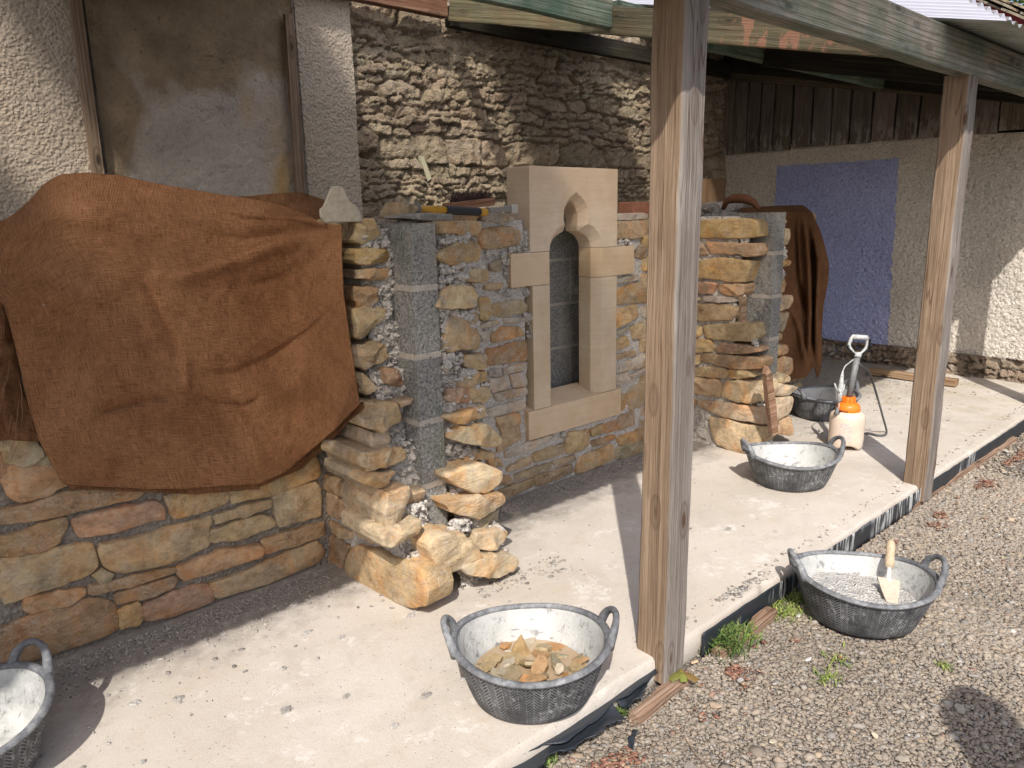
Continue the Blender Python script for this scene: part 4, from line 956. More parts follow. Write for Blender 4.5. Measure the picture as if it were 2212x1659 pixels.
Tp = [(-60, 500), (-20, 487), (20, 470), (60, 438), (95, 398), (130, 378), (180, 374), (260, 380), (330, 396), (400, 408), (470, 420), (540, 430), (600, 441), (660, 462), (692, 482), (738, 487)]
Bt = [(135, 1045), (230, 1052), (320, 1056), (400, 1056), (480, 1050), (560, 1045), (620, 1018), (680, 965), (730, 922), (776, 872)]
Lf = [(-60, 500), (-40, 620), (10, 660), (32, 745), (62, 880), (88, 960), (135, 1045)]
Rt = [(738, 487), (738, 560), (742, 640), (752, 710), (764, 790), (776, 872)]
Q = coons(Tp, Bt, Lf, Rt, NU, NV)
u = np.linspace(0, 1, NU)[:, None]; v = np.linspace(0, 1, NV)[None, :]
fold = np.zeros((NU, NV))
for pts, w_, a, s_ in [([(300, 590), (330, 650), (365, 720), (398, 790)], 16, -.028, .3), ([(395, 770), (400, 800), (402, 850)], 18, .030, 0), ([(430, 800), (500, 805), (580, 770), (660, 720), (745, 645)], 20, -.022, .5), ([(420, 850), (470, 870), (530, 875), (570, 850)], 10, -.02, .3),
                       ([(190, 892), (250, 880), (320, 862), (390, 852)], 12, -.024, .4), ([(300, 595), (400, 598), (520, 560), (620, 520), (720, 500)], 22, .022, .3), ([(735, 492), (640, 500), (520, 520), (430, 500)], 16, -.018, .4), ([(735, 495), (640, 470), (540, 466), (430, 440)], 14, .018, .3),
                       ([(735, 500), (680, 560), (620, 600), (500, 625)], 18, -.016, .2), ([(745, 700), (690, 790), (600, 850), (520, 870)], 40, .014, 0), ([(560, 1042), (552, 960), (510, 890), (470, 870)], 14, .012, .3), ([(20, 490), (120, 470), (240, 480), (340, 520)], 26, .016, .2),
                       ([(776, 872), (740, 900), (690, 960), (610, 1010)], 16, .02, .2), ([(60, 640), (160, 640), (280, 610)], 30, .012, .2), ([(740, 520), (700, 560), (690, 620)], 15, .012, .2), ([(90, 960), (200, 985), (330, 965)], 30, .010, .2), ([(450, 440), (520, 470), (600, 480)], 14, -.014, 0)]:
    fold += crease(Q, pts, w_*.62, a*.62, s_)+crease(Q, pts, w_*2.2, a*.22, s_)
fold += .014*fbm(np.stack([Q[..., 0]/260, Q[..., 1]/300, Q[..., 0]*0], -1), 2.2, 5, 31, .55)
topb = np.clip((470-Q[..., 1]+.05*(Q[..., 0]-300))/95, 0, 1)          # the part lying back over the wall top
Yf = 2.405-fold+.20*topb**1.5+.015*np.sin(v*3.1)*0-.05*np.exp(-((Q[..., 0]-330)/260)**2-((Q[..., 1]-620)/170)**2)
edge = np.clip((v-.93)/.07, 0, 1); Yf = Yf+.012*edge
_ry = _fw+((Q[..., 0:1]-PX[0])*_r2-(Q[..., 1:2]-PX[1])*_u2)/FPX; lim = (1.155-fold*.6)/(_ry[..., 0]/_ry[..., 1])   # it turns the corner onto the dividing wall
Yf = np.where(topb > .2, Yf, -np.log(np.exp(-Yf*40)+np.exp(-np.clip(lim, 1.5, 4)*40))/40)
sk = thing('sacking', 'large brown hessian sack sheet draped over the low wall at the left', 'sacking', tuple(oY(330, 700, 2.4)))
sack_mesh('front_sheet', Q, Yf, sk, BUR)
# under layer showing at the lower right corner, at the top right and at the frayed left edge
def patch(T, B, L, R, Y, seed, mat, name, amp=.012, nu=90, nv=60, fr=9):
    Qp = coons(T, B, L, R, nu, nv); f_ = amp*fbm(np.stack([Qp[..., 0]/100, Qp[..., 1]/140, Qp[..., 0]*0+seed], -1), fr/3, 3, seed); return sack_mesh(name, Qp, (Y if not callable(Y) else Y(Qp))-f_, sk, mat)
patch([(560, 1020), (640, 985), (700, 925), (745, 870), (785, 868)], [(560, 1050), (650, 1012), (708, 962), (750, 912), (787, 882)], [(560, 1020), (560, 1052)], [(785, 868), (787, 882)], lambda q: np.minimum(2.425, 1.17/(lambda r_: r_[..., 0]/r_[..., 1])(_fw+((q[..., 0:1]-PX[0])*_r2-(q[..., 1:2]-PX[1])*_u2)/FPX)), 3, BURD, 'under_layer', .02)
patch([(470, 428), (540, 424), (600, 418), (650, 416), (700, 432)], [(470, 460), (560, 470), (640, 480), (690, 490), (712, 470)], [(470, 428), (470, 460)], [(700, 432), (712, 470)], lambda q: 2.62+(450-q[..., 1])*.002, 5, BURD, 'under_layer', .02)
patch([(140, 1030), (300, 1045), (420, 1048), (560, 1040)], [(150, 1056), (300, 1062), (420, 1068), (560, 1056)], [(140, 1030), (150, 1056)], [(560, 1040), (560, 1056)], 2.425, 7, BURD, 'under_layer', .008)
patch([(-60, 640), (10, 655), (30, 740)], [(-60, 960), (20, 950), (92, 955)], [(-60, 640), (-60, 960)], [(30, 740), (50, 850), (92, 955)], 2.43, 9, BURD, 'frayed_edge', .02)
m = MB(); rr = random.Random(6)
for _ in range(9):
    x, y = rr.uniform(-10, 55), rr.uniform(760, 960); p = [Vector(oY(x, y, 2.405))]
    dx, dy = rr.uniform(-8, 4), rr.uniform(15, 30)
    for k in range(5): x += dx+rr.uniform(-5, 5); y += dy*.6; p.append(Vector(oY(x, y, 2.40-rr.uniform(0, .02))))
    m.tube(p, .0008, 4, (.22, .12, .07), cap=False)
m.build('loose_threads', m_col('hessian_thread', .9, .1), sk)
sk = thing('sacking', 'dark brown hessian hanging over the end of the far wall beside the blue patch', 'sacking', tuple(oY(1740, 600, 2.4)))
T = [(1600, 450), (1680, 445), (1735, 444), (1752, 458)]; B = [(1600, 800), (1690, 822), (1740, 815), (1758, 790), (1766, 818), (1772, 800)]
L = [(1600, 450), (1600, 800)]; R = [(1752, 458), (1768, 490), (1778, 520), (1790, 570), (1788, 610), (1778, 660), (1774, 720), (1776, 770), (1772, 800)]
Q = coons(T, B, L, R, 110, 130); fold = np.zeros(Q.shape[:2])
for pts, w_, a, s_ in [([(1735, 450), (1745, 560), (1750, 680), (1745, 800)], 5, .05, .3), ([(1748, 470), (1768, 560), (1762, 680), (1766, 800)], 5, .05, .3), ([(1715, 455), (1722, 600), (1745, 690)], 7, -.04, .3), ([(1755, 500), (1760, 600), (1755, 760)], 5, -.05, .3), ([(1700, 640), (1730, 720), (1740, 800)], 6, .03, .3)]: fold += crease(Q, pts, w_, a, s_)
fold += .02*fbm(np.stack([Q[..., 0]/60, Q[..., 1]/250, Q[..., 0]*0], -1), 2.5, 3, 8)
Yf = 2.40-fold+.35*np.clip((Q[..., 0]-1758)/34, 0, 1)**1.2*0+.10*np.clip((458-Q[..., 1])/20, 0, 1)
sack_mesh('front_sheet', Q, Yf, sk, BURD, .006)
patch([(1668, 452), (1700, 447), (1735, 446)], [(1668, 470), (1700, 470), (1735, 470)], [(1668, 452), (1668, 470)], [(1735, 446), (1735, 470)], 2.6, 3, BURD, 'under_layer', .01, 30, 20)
sk2 = thing('sacking', 'arched fold of dark hessian on top of the second dividing wall behind the grey slates', 'sacking', tuple(oX(1605, 440, 3.7)))
m = MB(); arc = [oX(1371.4+.1813*x, 398.2+.1813*y, 3.72) for x, y in ((1050, 300), (1090, 205), (1170, 172), (1260, 165), (1340, 180), (1410, 215), (1450, 255), (1480, 300))]
m.tube(arc, [.012, .018, .024, .026, .024, .02, .014, .01], 8, (.10, .045, .025)); m.build('fold', m_col('dark_hessian', .95, .1), sk2, smooth=True)
# ---------------------------------------------------------------- tubs
PW = np.array([_r[0], _r[1]])
def tub(loc, R, H, rot, label, lining, tilt=(0, 0), asp=1.0, seed=1, level=.012, soft=1.):
    t = thing('rubber_tub', label, 'tub', (0, 0, 0), 'black rubber builder\'s tubs'); N = 96
    bx, by, bz = loc; ca, sa = math.cos(rot), math.sin(rot); T0 = Matrix.Translation(loc) @ Matrix.Rotation(tilt[0], 4, 'X') @ Matrix.Rotation(tilt[1], 4, 'Y') @ Matrix.Rotation(rot, 4, 'Z')
    t.location = loc; WT[t.name] = Matrix.Translation(loc)
    def rad(th): return 1+soft*.035*math.cos(2*th)+.012*fbm(np.array([math.cos(th), math.sin(th), seed]), 1.5, 2, seed)
    def zlift(th, z): return z+soft*.009*(z/H)*math.cos(2*th)           # rim pulled up at the handles
    def ringset(prof, name, mat, uv=False):
        P = np.zeros((N+1, len(prof), 3))
        for i in range(N+1):
            th = 2*math.pi*i/N; r = rad(th)
            for j, (rr_, z) in enumerate(prof):
                P[i, j] = (rr_*r*math.cos(th), rr_*r*math.sin(th)*asp, zlift(th, z))
        m = MB(); m.grid(P); o = m.build(name, mat, t, smooth=True, mtx=T0)
        if uv:
            u = o.data.uv_layers.new(name='UVMap'); li = np.zeros(len(o.data.loops), int); o.data.loops.foreach_get('vertex_index', li)
            s = np.concatenate([[0], np.cumsum(np.linalg.norm(np.diff(np.array(prof), axis=0), axis=1))]); k = len(prof)
            u.data.foreach_set('uv', np.stack([(li//k)/N*2*math.pi*R, s[li % k]], 1).ravel())
        return o
    rb_ = R*.76
    pr = [(0, 0), (rb_*.7, 0), (rb_*.95, .001), (rb_, .008)]+[(rb_+(R-rb_)*k**.85, .008+(H-.02)*k) for k in np.linspace(.12, 1, 9)]
    fixn(ringset(pr[::-1], 'body', RUB, True))
    rp = [(R+.011*math.cos(a), H+.0-.004+.009*math.sin(a)) for a in np.linspace(0, 2*math.pi, 11)]; fixn(ringset(rp, 'rim', RIM))
    ri = R-.009; rib = rb_-.006
    pr = [(ri, H-.004)]+[(rib+(ri-rib)*k**.85, .012+(H-.02)*k) for k in np.linspace(.97, 0, 9)]+[(rib*.9, level), (rib*.5, level+.003), (0, level+.003)]
    ringset(pr, 'lining', lining)
    for sg in (1, -1):
        pts = []
        for k in np.linspace(0, 1, 17):
            a = math.pi*k; th = (0 if sg > 0 else math.pi)+math.cos(a)*.29; r = rad(th)*(R+.003+.018*math.sin(a)); pts.append((r*math.cos(th), r*math.sin(th)*asp, zlift(th, H)-.014+.068*math.sin(a)**.85))
        m = MB(); m.tube(pts, [.0092+.004*abs(math.cos(math.pi*k))**3 for k in np.linspace(0, 1, 17)], 10, flat=1.0, ref=(sg, 0, .3)); m.build('handle', RIM, t, smooth=True, mtx=T0)
    t['R'] = R
    return t, T0
PR = math.atan2(-math.sin(YAW), math.cos(YAW))       # handles roughly across the view
t1, T1 = tub((1.255, 1.345, .002), .205, .165, PR+.06, 'rubber tub of stone chips soaking in muddy water by the tall near post', LIN, asp=.98, seed=3, level=.012)
t2, T2 = tub((3.28, 1.655, .002), .205, .15, PR+.02, 'empty lime-whitened rubber tub in front of the orange-capped sprayer', LIN, seed=5, level=.014, soft=1.3)
t3, T3 = tub((4.53, 2.10, .002), .205, .15, PR+.35, 'grey-crusted rubber tub behind the sprayer beside the second dividing wall', LIN2, seed=7, level=.02)
t4, T4 = tub((.03, 2.03, .002), .205, .17, PR+1.22, 'dusty rubber tub cut off by the left edge, below the low stone wall', LIN2, seed=9, level=.014, soft=1.5)
t5, T5 = tub((2.46, .955, -.094), .215, .16, PR-.10, 'rubber tub of grey mortar on the gravel with a trowel in it', LIN, asp=1.0, tilt=(0, .03), seed=11, level=.02, soft=1.4)
# contents
def m_water():
    t = NT('muddy_water', .08, .5); c = t.ramp(t.noise(8, 4, .6), [(.35, (.27, .19, .11)), (.65, (.38, .29, .19))]); return t.out(c, t.bump(t.noise(9, 2), .08, .004))
m = MB(); N = 48; z = .062; R_ = .161
m.add([(0, 0, z)]+[(R_*math.cos(2*math.pi*k/N), R_*math.sin(2*math.pi*k/N), z) for k in range(N)], [(0, k+1, (k+1) % N+1) for k in range(N)]); o = m.build('muddy_water', m_water(), None, mtx=T1)
kind(o, 'stuff', 'shallow brown muddy water inside the tub of stone chips', 'water')
def chip(mb, c, s, col, rnd, flat=.35, rotm=None):
    n = 7; a0 = rnd.random()*6; ring = []
    for k in range(n):
        a = a0+2*math.pi*k/n; r = s*rnd.uniform(.65, 1.1); ring.append(Vector((r*math.cos(a)*1.25, r*math.sin(a)*.8, 0)))
    th = s*flat; V = [q*rnd.uniform(.86, .97)+Vector((0, 0, th*.5+rnd.uniform(-.1, .1)*th)) for q in ring]+[q+Vector((0, 0, -th*.1)) for q in ring]+[q*.8+Vector((0, 0, -th*.5)) for q in ring]+[Vector((0, 0, th*.6)), Vector((0, 0, -th*.55))]
    F = [(k, (k+1) % n, n+(k+1) % n, n+k)[::-1] for k in range(n)]+[(n+k, n+(k+1) % n, 2*n+(k+1) % n, 2*n+k)[::-1] for k in range(n)]+[(3*n, k, (k+1) % n) for k in range(n)]+[(3*n+1, 2*n+(k+1) % n, 2*n+k) for k in range(n)]
    rm = rotm or (Matrix.Rotation(rnd.uniform(0, 6.3), 3, 'Z') @ Matrix.Rotation(rnd.uniform(-.5, .5), 3, 'X') @ Matrix.Rotation(rnd.uniform(-.4, .4), 3, 'Y'))
    mb.add([tuple(rm @ v+Vector(c)) for v in V], F, np.array(col)*rnd.uniform(.85, 1.15))
CHIP = m_col('wet_stone_chips', .45, .4, .5, 60, .004)
rr = random.Random(12); cols = [(.27, .205, .11), (.30, .225, .12), (.32, .20, .10), (.25, .20, .12), (.38, .20, .08), (.27, .235, .16), (.40, .34, .25)]
names = []
for k in range(44):
    a = rr.uniform(0, 6.28); r = .155*math.sqrt(rr.random()); m = MB()
    s = rr.uniform(.018, .036); chip(m, (0, 0, 0), s, cols[k % len(cols)], rr, .4)
    q = T1 @ Vector((r*math.cos(a), r*math.sin(a), .050+rr.uniform(0, .022)+(.012 if r < .08 else 0)))
    o = m.build('stone_chip', CHIP, None, mtx=Matrix.Translation(q)); tag(o, ['greenish tan', 'tan', 'orange brown', 'olive', 'bright orange', 'grey', 'pale cream'][k % len(cols)]+' stone chip lying in the muddy water of the front tub', 'stone chip', 'stone chips soaking in the front tub')
m = MB(); q = T1 @ Vector((-.05, .11, .05)); q = Vector(oZ(1124, 1415, .06)); n = 7
V = [(.034*math.cos(2*math.pi*k/n), .014*math.sin(2*math.pi*k/n), 0) for k in range(n)]+[(.018*math.cos(2*math.pi*k/n), .010*math.sin(2*math.pi*k/n), .035) for k in range(n)]+[(.004, 0, .068)]
m.add(V, [(k, (k+1) % n, n+(k+1) % n, n+k) for k in range(n)]+[(n+k, n+(k+1) % n, 2*n) for k in range(n)], (.36, .25, .12)); o = m.build('stone_chip', CHIP, None, mtx=Matrix.Translation(q) @ Matrix.Rotation(PR, 4, 'Z')); tag(o, 'pointed stone chip sticking up out of the muddy water', 'stone chip', 'stone chips soaking in the front tub')
# mortar bed in tub 5
N = 60; P = np.zeros((N+1, 16, 3))
for i in range(N+1):
    th = 2*math.pi*i/N
    for j, r in enumerate(np.linspace(.180, 0, 16)):
        x, y = r*math.cos(th), r*math.sin(th); P[i, j] = (x, y, .078+.10*x*-.25+.014*abs(fbm(np.array([x, y, 2.]), 22, 4, 3))+.006*fbm(np.array([x, y, 2.]), 60, 2, 3)-.02*max(0, (y*-.3+x-.06))*3)
P[N] = P[0]; m = MB(); m.grid(P); o = m.build('lime_mortar', m_mortar('fresh_mortar', (.44, .425, .39), (.66, .64, .60), 90), None, smooth=True, mtx=T5); kind(o, 'stuff', 'lumpy pale grey lime mortar inside the tub on the gravel', 'mortar')
# trowel
tw = thing('trowel', 'pale wooden handled pointing trowel stuck in the mortar tub on the gravel', 'trowel', tuple(oZ(1922, 1300, -.02)))
a = Vector(oZ(1927, 1303, -.015)); bse = Vector(oZ(1919, 1251, .025)); top = Vector(oZ(1925, 1167, .115)); TC = m_plain('crusted_steel', (.55, .47, .37), .9, .1, .35, 120, .002)
X = (a-bse).normalized(); Yv = Vector((PW[0], PW[1], 0)); Yv = (Yv-X*Yv.dot(X)).normalized(); Z_ = X.cross(Yv); L = (a-bse).length
pts = [(0, -.036), (0, .036), (L*.45, .030), (L, .016), (L, -.018), (L*.45, -.030)]
m = MB(); V = [bse+X*p+Yv*q+Z_*.003 for p, q in pts]+[bse+X*p+Yv*q-Z_*.003 for p, q in pts]
m.add([tuple(v) for v in V], [(0, 1, 2, 3, 4, 5), (11, 10, 9, 8, 7, 6)]+[(k, k+6, (k+1) % 6+6, (k+1) % 6) for k in range(6)]); fixn(m.build('blade', TC, tw))
hb = bse+(top-bse)*.28
m = MB(); m.tube([bse+X*.012, bse-X*.008, bse+(hb-bse)*.45, hb], [.011, .009, .008, .009], 8); m.build('tang', m_plain('mortar_caked_tang', (.62, .60, .56), .9, .1, .3, 100, .003), tw, smooth=True)
m = MB(); ks = np.linspace(0, 1, 12); m.tube([hb+(top-hb)*k for k in ks], [.012, .0155, .0165, .0165, .016, .015, .0145, .015, .0155, .0155, .0135, .007], 12, (.50, .40, .27)); m.build('handle', m_col('dusty_ash_handle', .85, .2, .5, 70, .002), tw, smooth=True)
# ---------------------------------------------------------------- sprayer
SX, SY = 4.0, 1.712
sp = thing('pump_sprayer', 'cloudy plastic pump sprayer with an orange cap, grey pump tube and black hose', 'sprayer', (SX, SY, 0))
def lathe(prof, cx, cy, N=40, lobes=0.):
    P = np.zeros((N+1, len(prof), 3))
    for i in range(N+1):
        th = 2*math.pi*i/N
        for j, (r, z) in enumerate(prof):
            lift = lobes*max(0, math.cos(2*(th-.6)))*max(0, 1-z/.05) if lobes else 0
            P[i, j] = (cx+r*math.cos(th), cy+r*math.sin(th), z+lift)
    m = MB(); m.grid(P); return m
t = NT('cloudy_bottle', .45, .35); s_ = t.sep(); n = t.noise(10, 4, .6)
c = t.mix(t.ramp(n, [(.4, 0.), (.7, .5)]), (.66, .55, .44), (.54, .42, .31))
lab = t.math('MULTIPLY', t.ramp(t.noise(1, 3, .7, t.map((60, 60, 260))), [(.5, 0.), (.56, .6)]), t.math('MULTIPLY', t.ramp(t.math('ABSOLUTE', t.math('SUBTRACT', s_[2], .105)), [(.05, 1.), (.056, 0.)]), t.ramp(t.math('ABSOLUTE', t.math('SUBTRACT', t.math('ADD', t.math('MULTIPLY', s_[0], .74), t.math('MULTIPLY', s_[1], -.67)), 1.80-.025)), [(.028, 1.), (.032, 0.)])))
c = t.mix(lab, c, (.30, .26, .42)); t.out(c, t.bump(n, .2, .002)); BOT = t.m
lathe([(0, .012), (.05, .010), (.075, .002), (.083, .006), (.088, .02), (.090, .06), (.089, .10), (.091, .13), (.091, .175), (.087, .192), (.074, .205), (.055, .212), (.052, .214)], SX, SY, 48, .028).build('bottle', BOT, sp, smooth=True)
OR = m_plain('orange_plastic', (.86, .21, .02), .4, .4, .25, 40)
cap = lathe([(.05, .205), (.060, .205), (.062, .210), (.062, .225), (.060, .238), (.052, .250), (.036, .258), (.030, .260), (.030, .285), (.027, .288), (.0, .288)], SX, SY); o = cap.build('cap', OR, sp, smooth=True, angle=45)
m = MB()
for k in range(10):
    a = 2*math.pi*k/10; x, y = SX+.030*math.cos(a), SY+.030*math.sin(a); m.box((x-.004, y-.004, .262), (x+.004, y+.004, .287))
m.build('cap_rib', OR, o)
# dark lettering along the front of the cap
cu = bpy.data.curves.new('lettering', 'FONT'); cu.body = 'kapoco'; cu.size = .019; cu.extrude = .0006; cu.align_x = 'CENTER'; to = bpy.data.objects.new('lettering', cu); COL.objects.link(to)
bpy.context.view_layer.update(); dg = bpy.context.evaluated_depsgraph_get(); me = bpy.data.meshes.new_from_object(to.evaluated_get(dg)); bpy.data.objects.remove(to)
fc = Vector((-SX, -SY, 0)).normalized(); ang0 = math.atan2(fc.y, fc.x)
for v_ in me.vertices:
    a = ang0-.42+v_.co.x/.0625; rr_ = .0632+v_.co.z; v_.co = Vector((SX+rr_*math.cos(a), SY+rr_*math.sin(a), .2125+v_.co.y))
me.materials.append(m_plain('dark_print', (.04, .03, .03), .6, .2)); lo = bpy.data.objects.new('lettering', me); COL.objects.link(lo); setpar(lo, o)
GT = m_plain('grey_pump_tube', (.19, .19, .185), .5, .4, .4, 60)
tip = Vector((SX+.035, SY-.012, .51)); bs = Vector((SX, SY, .288)); m = MB(); m.tube([bs, tip], .0165, 16); m.build('pump_tube', GT, sp, smooth=True)
m = MB(); dv = (tip-bs).normalized(); sdv = Vector((.5, -.86, 0)); 
for k in range(7): q = bs+(tip-bs)*(.08+.13*k)+Vector((.003, -.016, 0)); m.tube([q, q+dv*.020], .003, 5)
m.build('gauge_strip', m_plain('black_plastic', (.012, .012, .013), .5, .4), sp)
WHT = m_plain('lime_splashed_plastic', (.56, .57, .55), .8, .2, .8, 110, .002)
# D-shaped grip
rt = Vector((PW[0], PW[1], 0)); up = Vector((.02, -.02, 1)).normalized(); c0 = tip+up*.012
loop = [(-.018, 0), (-.046, .030), (-.054, .052), (-.044, .086), (-.038, .097), (.0, .094), (.034, .090), (.044, .082), (.046, .052), (.040, .026), (.018, 0), (-.018, 0)]
m = MB(); m.tube([c0+rt*a+up*b_ for a, b_ in loop], .0095, 10, ref=tuple(rt.cross(up))); 
m.tube([tip-up*.005, tip+up*.016], [.021, .017], 14); m.tube([c0+rt*-.04+up*.093, c0+rt*.042+up*.086], .0135, 10); m.build('grip', WHT, sp, smooth=True)
m = MB(); m.tube([c0+rt*a*1.16+up*(b_*1.02-.004)+rt.cross(up)*.006 for a, b_ in loop[:3]+[] ], .006, 8); m.tube([c0+rt*a*1.16+up*(b_*1.02-.004)+rt.cross(up)*.006 for a, b_ in loop[7:11]], .008, 8); m.build('grip_insert', bpy.data.materials['black_plastic'], sp, smooth=True)
HO = m_plain('hose_rubber', (.10, .10, .095), .55, .4, .3, 60)
def bez(P_, n=40):
    o_ = []; P_ = [Vector(p) for p in P_]
    for i in range(len(P_)-1):
        p0, p1, p2, p3 = P_[max(i-1, 0)], P_[i], P_[i+1], P_[min(i+2, len(P_)-1)]
        for k in range(n//(len(P_)-1)+1):
            t_ = k/(n//(len(P_)-1)+1); o_.append(.5*((2*p1)+(p2-p0)*t_+(2*p0-5*p1+4*p2-p3)*t_*t_+(3*p1-p0-3*p2+p3)*t_**3))
    return o_+[P_[-1]]
h = [tip+Vector((0, .0, -.004)), Vector(oY(1857, 787, 1.70)), Vector(oY(1877, 805, 1.69)), Vector(oY(1893, 850, 1.67)), Vector(oY(1907, 900, 1.65)), Vector(oZ(1915, 930, .012)), Vector(oZ(1912, 939, .010)), Vector(oZ(1895, 940, .010)), Vector(oZ(1870, 936, .010)), Vector((SX+.085, SY+.02, .014))]
m = MB(); m.tube(bez(h, 60), .0058, 8); m.build('hose', HO, sp, smooth=True)
# lance with trigger clipped to the left of the cap
lx = lambda x, y: Vector(oY(x, y, 1.735))
m = MB(); m.tube([lx(1810, 905), lx(1812, 876), lx(1813, 868)], [.003, .003, .004], 6); m.tube([lx(1812, 868), lx(1814, 850), lx(1817, 830), lx(1819, 812), lx(1821, 800)], [.008, .014, .013, .009, .003], 8)
m.tube([lx(1812, 848), lx(1806, 840), lx(1803, 828)], [.007, .006, .003], 6); m.tube([lx(1819, 846), lx(1823, 838), lx(1824, 830)], [.006, .005, .003], 6)
m.tube([lx(1821, 800), lx(1826, 790), lx(1833, 785), tip-up*.002], .003, 6); m.build('trigger_lance', WHT, sp, smooth=True)
m = MB(); m.tube([(SX-.055, SY+.02, .20), lx(1806, 893), lx(1810, 880)], [.010, .012, .006], 8); m.build('outlet', GT, sp, smooth=True)
# ---------------------------------------------------------------- things on the wall tops
def slabstone(name, label, cat, tr, pts, Y, depth, col, grp=None, mat=None, bulge=.004):
    a, b_, s = TR[tr]; m = MB(); stone(m, [oY(a+x*s, b_+y*s, Y) for x, y in pts], (0, -1, 0), depth, col, bulge=bulge, jag=.003); return tag(m.build(name, mat or ST, None, smooth=True, angle=35), label, cat, grp)
GS = m_plain('grey_dressed_stone', (.40, .35, .27), .9, .15, .35, 60, .003)
f = [(690, 452), (697, 447), (707, 425), (715, 404), (722, 402), (737, 402), (745, 408), (750, 424), (759, 437), (772, 446), (780, 462), (783, 479), (703, 482), (692, 470)]
m = MB(); n = len(f); V = [oY(x, y, 2.10) for x, y in f]; W_ = [v+np.array([.03, .06, 0]) for v in V]
m.add(V+W_, [tuple(range(n)), tuple(range(2*n-1, n-1, -1))]+[(k, k+n, (k+1) % n+n, (k+1) % n) for k in range(n)]); o = fixn(m.build('dressed_stone', GS, None)); bv = o.modifiers.new('b', 'BEVEL'); bv.width = .004; bv.segments = 2; bv.limit_method = 'ANGLE'
tag(o, 'grey dressed stone with curved shoulders sitting on the corner of the brown sacking', 'dressed stone')
slabstone('rubble_stone', 'brown stone lump beside the yellow hammer handle on the wall top', 'stone', 'K7', [(140, 480), (200, 390), (230, 330), (290, 375), (460, 375), (510, 400), (515, 460), (430, 500), (300, 520), (150, 560)], 2.22, .09, 't', bulge=.012)
slabstone('rubble_stone', 'flat grey stone chip lying on top of the grey block core by the hammer', 'stone', 'K7', [(250, 570), (330, 520), (560, 500), (1030, 505), (1040, 600), (740, 600), (400, 585)], 2.1, .12, (.27, .26, .24), mat=ST2)
for k, (lab, pts, col, Yv_, tr) in enumerate([('top slate of the grey pile on the second dividing wall', [(840, 270), (990, 235), (1100, 205), (1290, 210), (1310, 290), (1250, 310), (1000, 340), (880, 310)], (.31, .29, .27), 2.25, 'K5'),
        ('dark lump leaning against the grey slates on the second dividing wall', [(880, 290), (985, 230), (1020, 280), (1060, 340), (960, 365), (910, 340)], (.16, .14, .13), 2.18, 'K5'),
        ('bottom left slate under the grey pile on the second dividing wall', [(735, 345), (850, 300), (930, 330), (900, 365), (760, 375)], (.20, .18, .17), 2.22, 'K5'),
        ('low grey mortar slab at the right of the slate pile', [(1040, 375), (1130, 340), (1250, 335), (1300, 365), (1290, 390), (1050, 392)], (.36, .34, .32), 2.2, 'K5'),
        ('brown-grey slate wedge behind the slate pile beside the second block core', [(1290, 300), (1310, 235), (1420, 240), (1440, 300), (1400, 320), (1300, 380)], (.26, .22, .19), 2.3, 'K5')]):
    slabstone('slate', lab, 'slate', tr, pts, Yv_+.2, .12, col, 'grey slates piled on the second dividing wall', ST2, .006)
hm = thing('hammer', 'hammer with yellow shaft and black ribbed grip lying on the wall top', 'hammer', tuple(oY(960, 455, 2.3)))
A = Vector(oY(831.7+.144*510, 389.3+.144*430, 2.30)); B = Vector(oY(831.7+.144*900, 389.3+.144*445, 2.31)); Cc_ = Vector(oY(831.7+.144*1410, 389.3+.144*475, 2.33)); D_ = Vector(oY(831.7+.144*1530, 389.3+.144*482, 2.335))
YEL = m_plain('yellow_fibreglass', (.52, .27, .02), .45, .4, .3, 50)
m = MB(); m.tube([A-(B-A)*.1, A, B], .0135, 12); m.build('shaft', YEL, hm, smooth=True)
m = MB(); ks = np.linspace(0, 1, 42); m.tube([B+(Cc_-B)*k for k in ks], [.0155+.0012*(i % 2) for i in range(42)], 12); m.build('grip', m_plain('black_grip', (.025, .025, .028), .6, .3, .3, 60), hm, smooth=True)
m = MB(); m.tube([Cc_, D_-(D_-Cc_)*.15, D_], [.0155, .0155, .010], 12); m.build('butt', YEL, hm, smooth=True)
m = MB(); hh = A-(B-A)*.1; m.tube([hh+Vector((-.02, -.03, .0)), hh+Vector((-.01, -.02, 0)), hh+Vector((-.01, .03, 0)), hh+Vector((-.01, .06, 0))], [.020, .018, .018, .02], 8); m.build('head', m_plain('hammer_steel', (.18, .17, .16), .5, .4, .4, 60), hm, smooth=True, angle=40)
br = thing('hand_brush', 'upturned hand brush with dark bristles and a wooden stock behind the hammer', 'brush', tuple(oY(1030, 440, 2.5)))
K7 = lambda x, y, Y: Vector(oY(831.7+.144*x, 389.3+.144*y, Y))
a_, b_ = K7(930, 405, 2.42), K7(1580, 320, 2.46); timber('stock', a_, b_, .05, .032, m_wood('brush_stock', [(.26, .13, .08), (.36, .19, .12), (.42, .25, .17)]), br, seed=3)
m = MB(); rr = random.Random(3)
for _ in range(700):
    k = rr.random(); q = a_+(b_-a_)*(.12+.85*k)+Vector((rr.uniform(-.005, .005), rr.uniform(-.02, .03), .010)); d_ = Vector((rr.uniform(-.25, .35), rr.uniform(-.3, .3), 1)).normalized(); l = rr.uniform(.035, .055)
    s_ = Vector((.0012, 0, 0)); m.add([tuple(q-s_), tuple(q+s_), tuple(q+d_*l)], [(0, 1, 2)], np.array((.06, .035, .03))*rr.uniform(.5, 1.5))
m.build('bristles', m_col('dark_bristles', .8, .2, .1), br)
timber_l = thing('trowel', 'grey metal tool blade lying flat on the wall top beside the window head', 'trowel', tuple(K7(1700, 440, 2.4)))
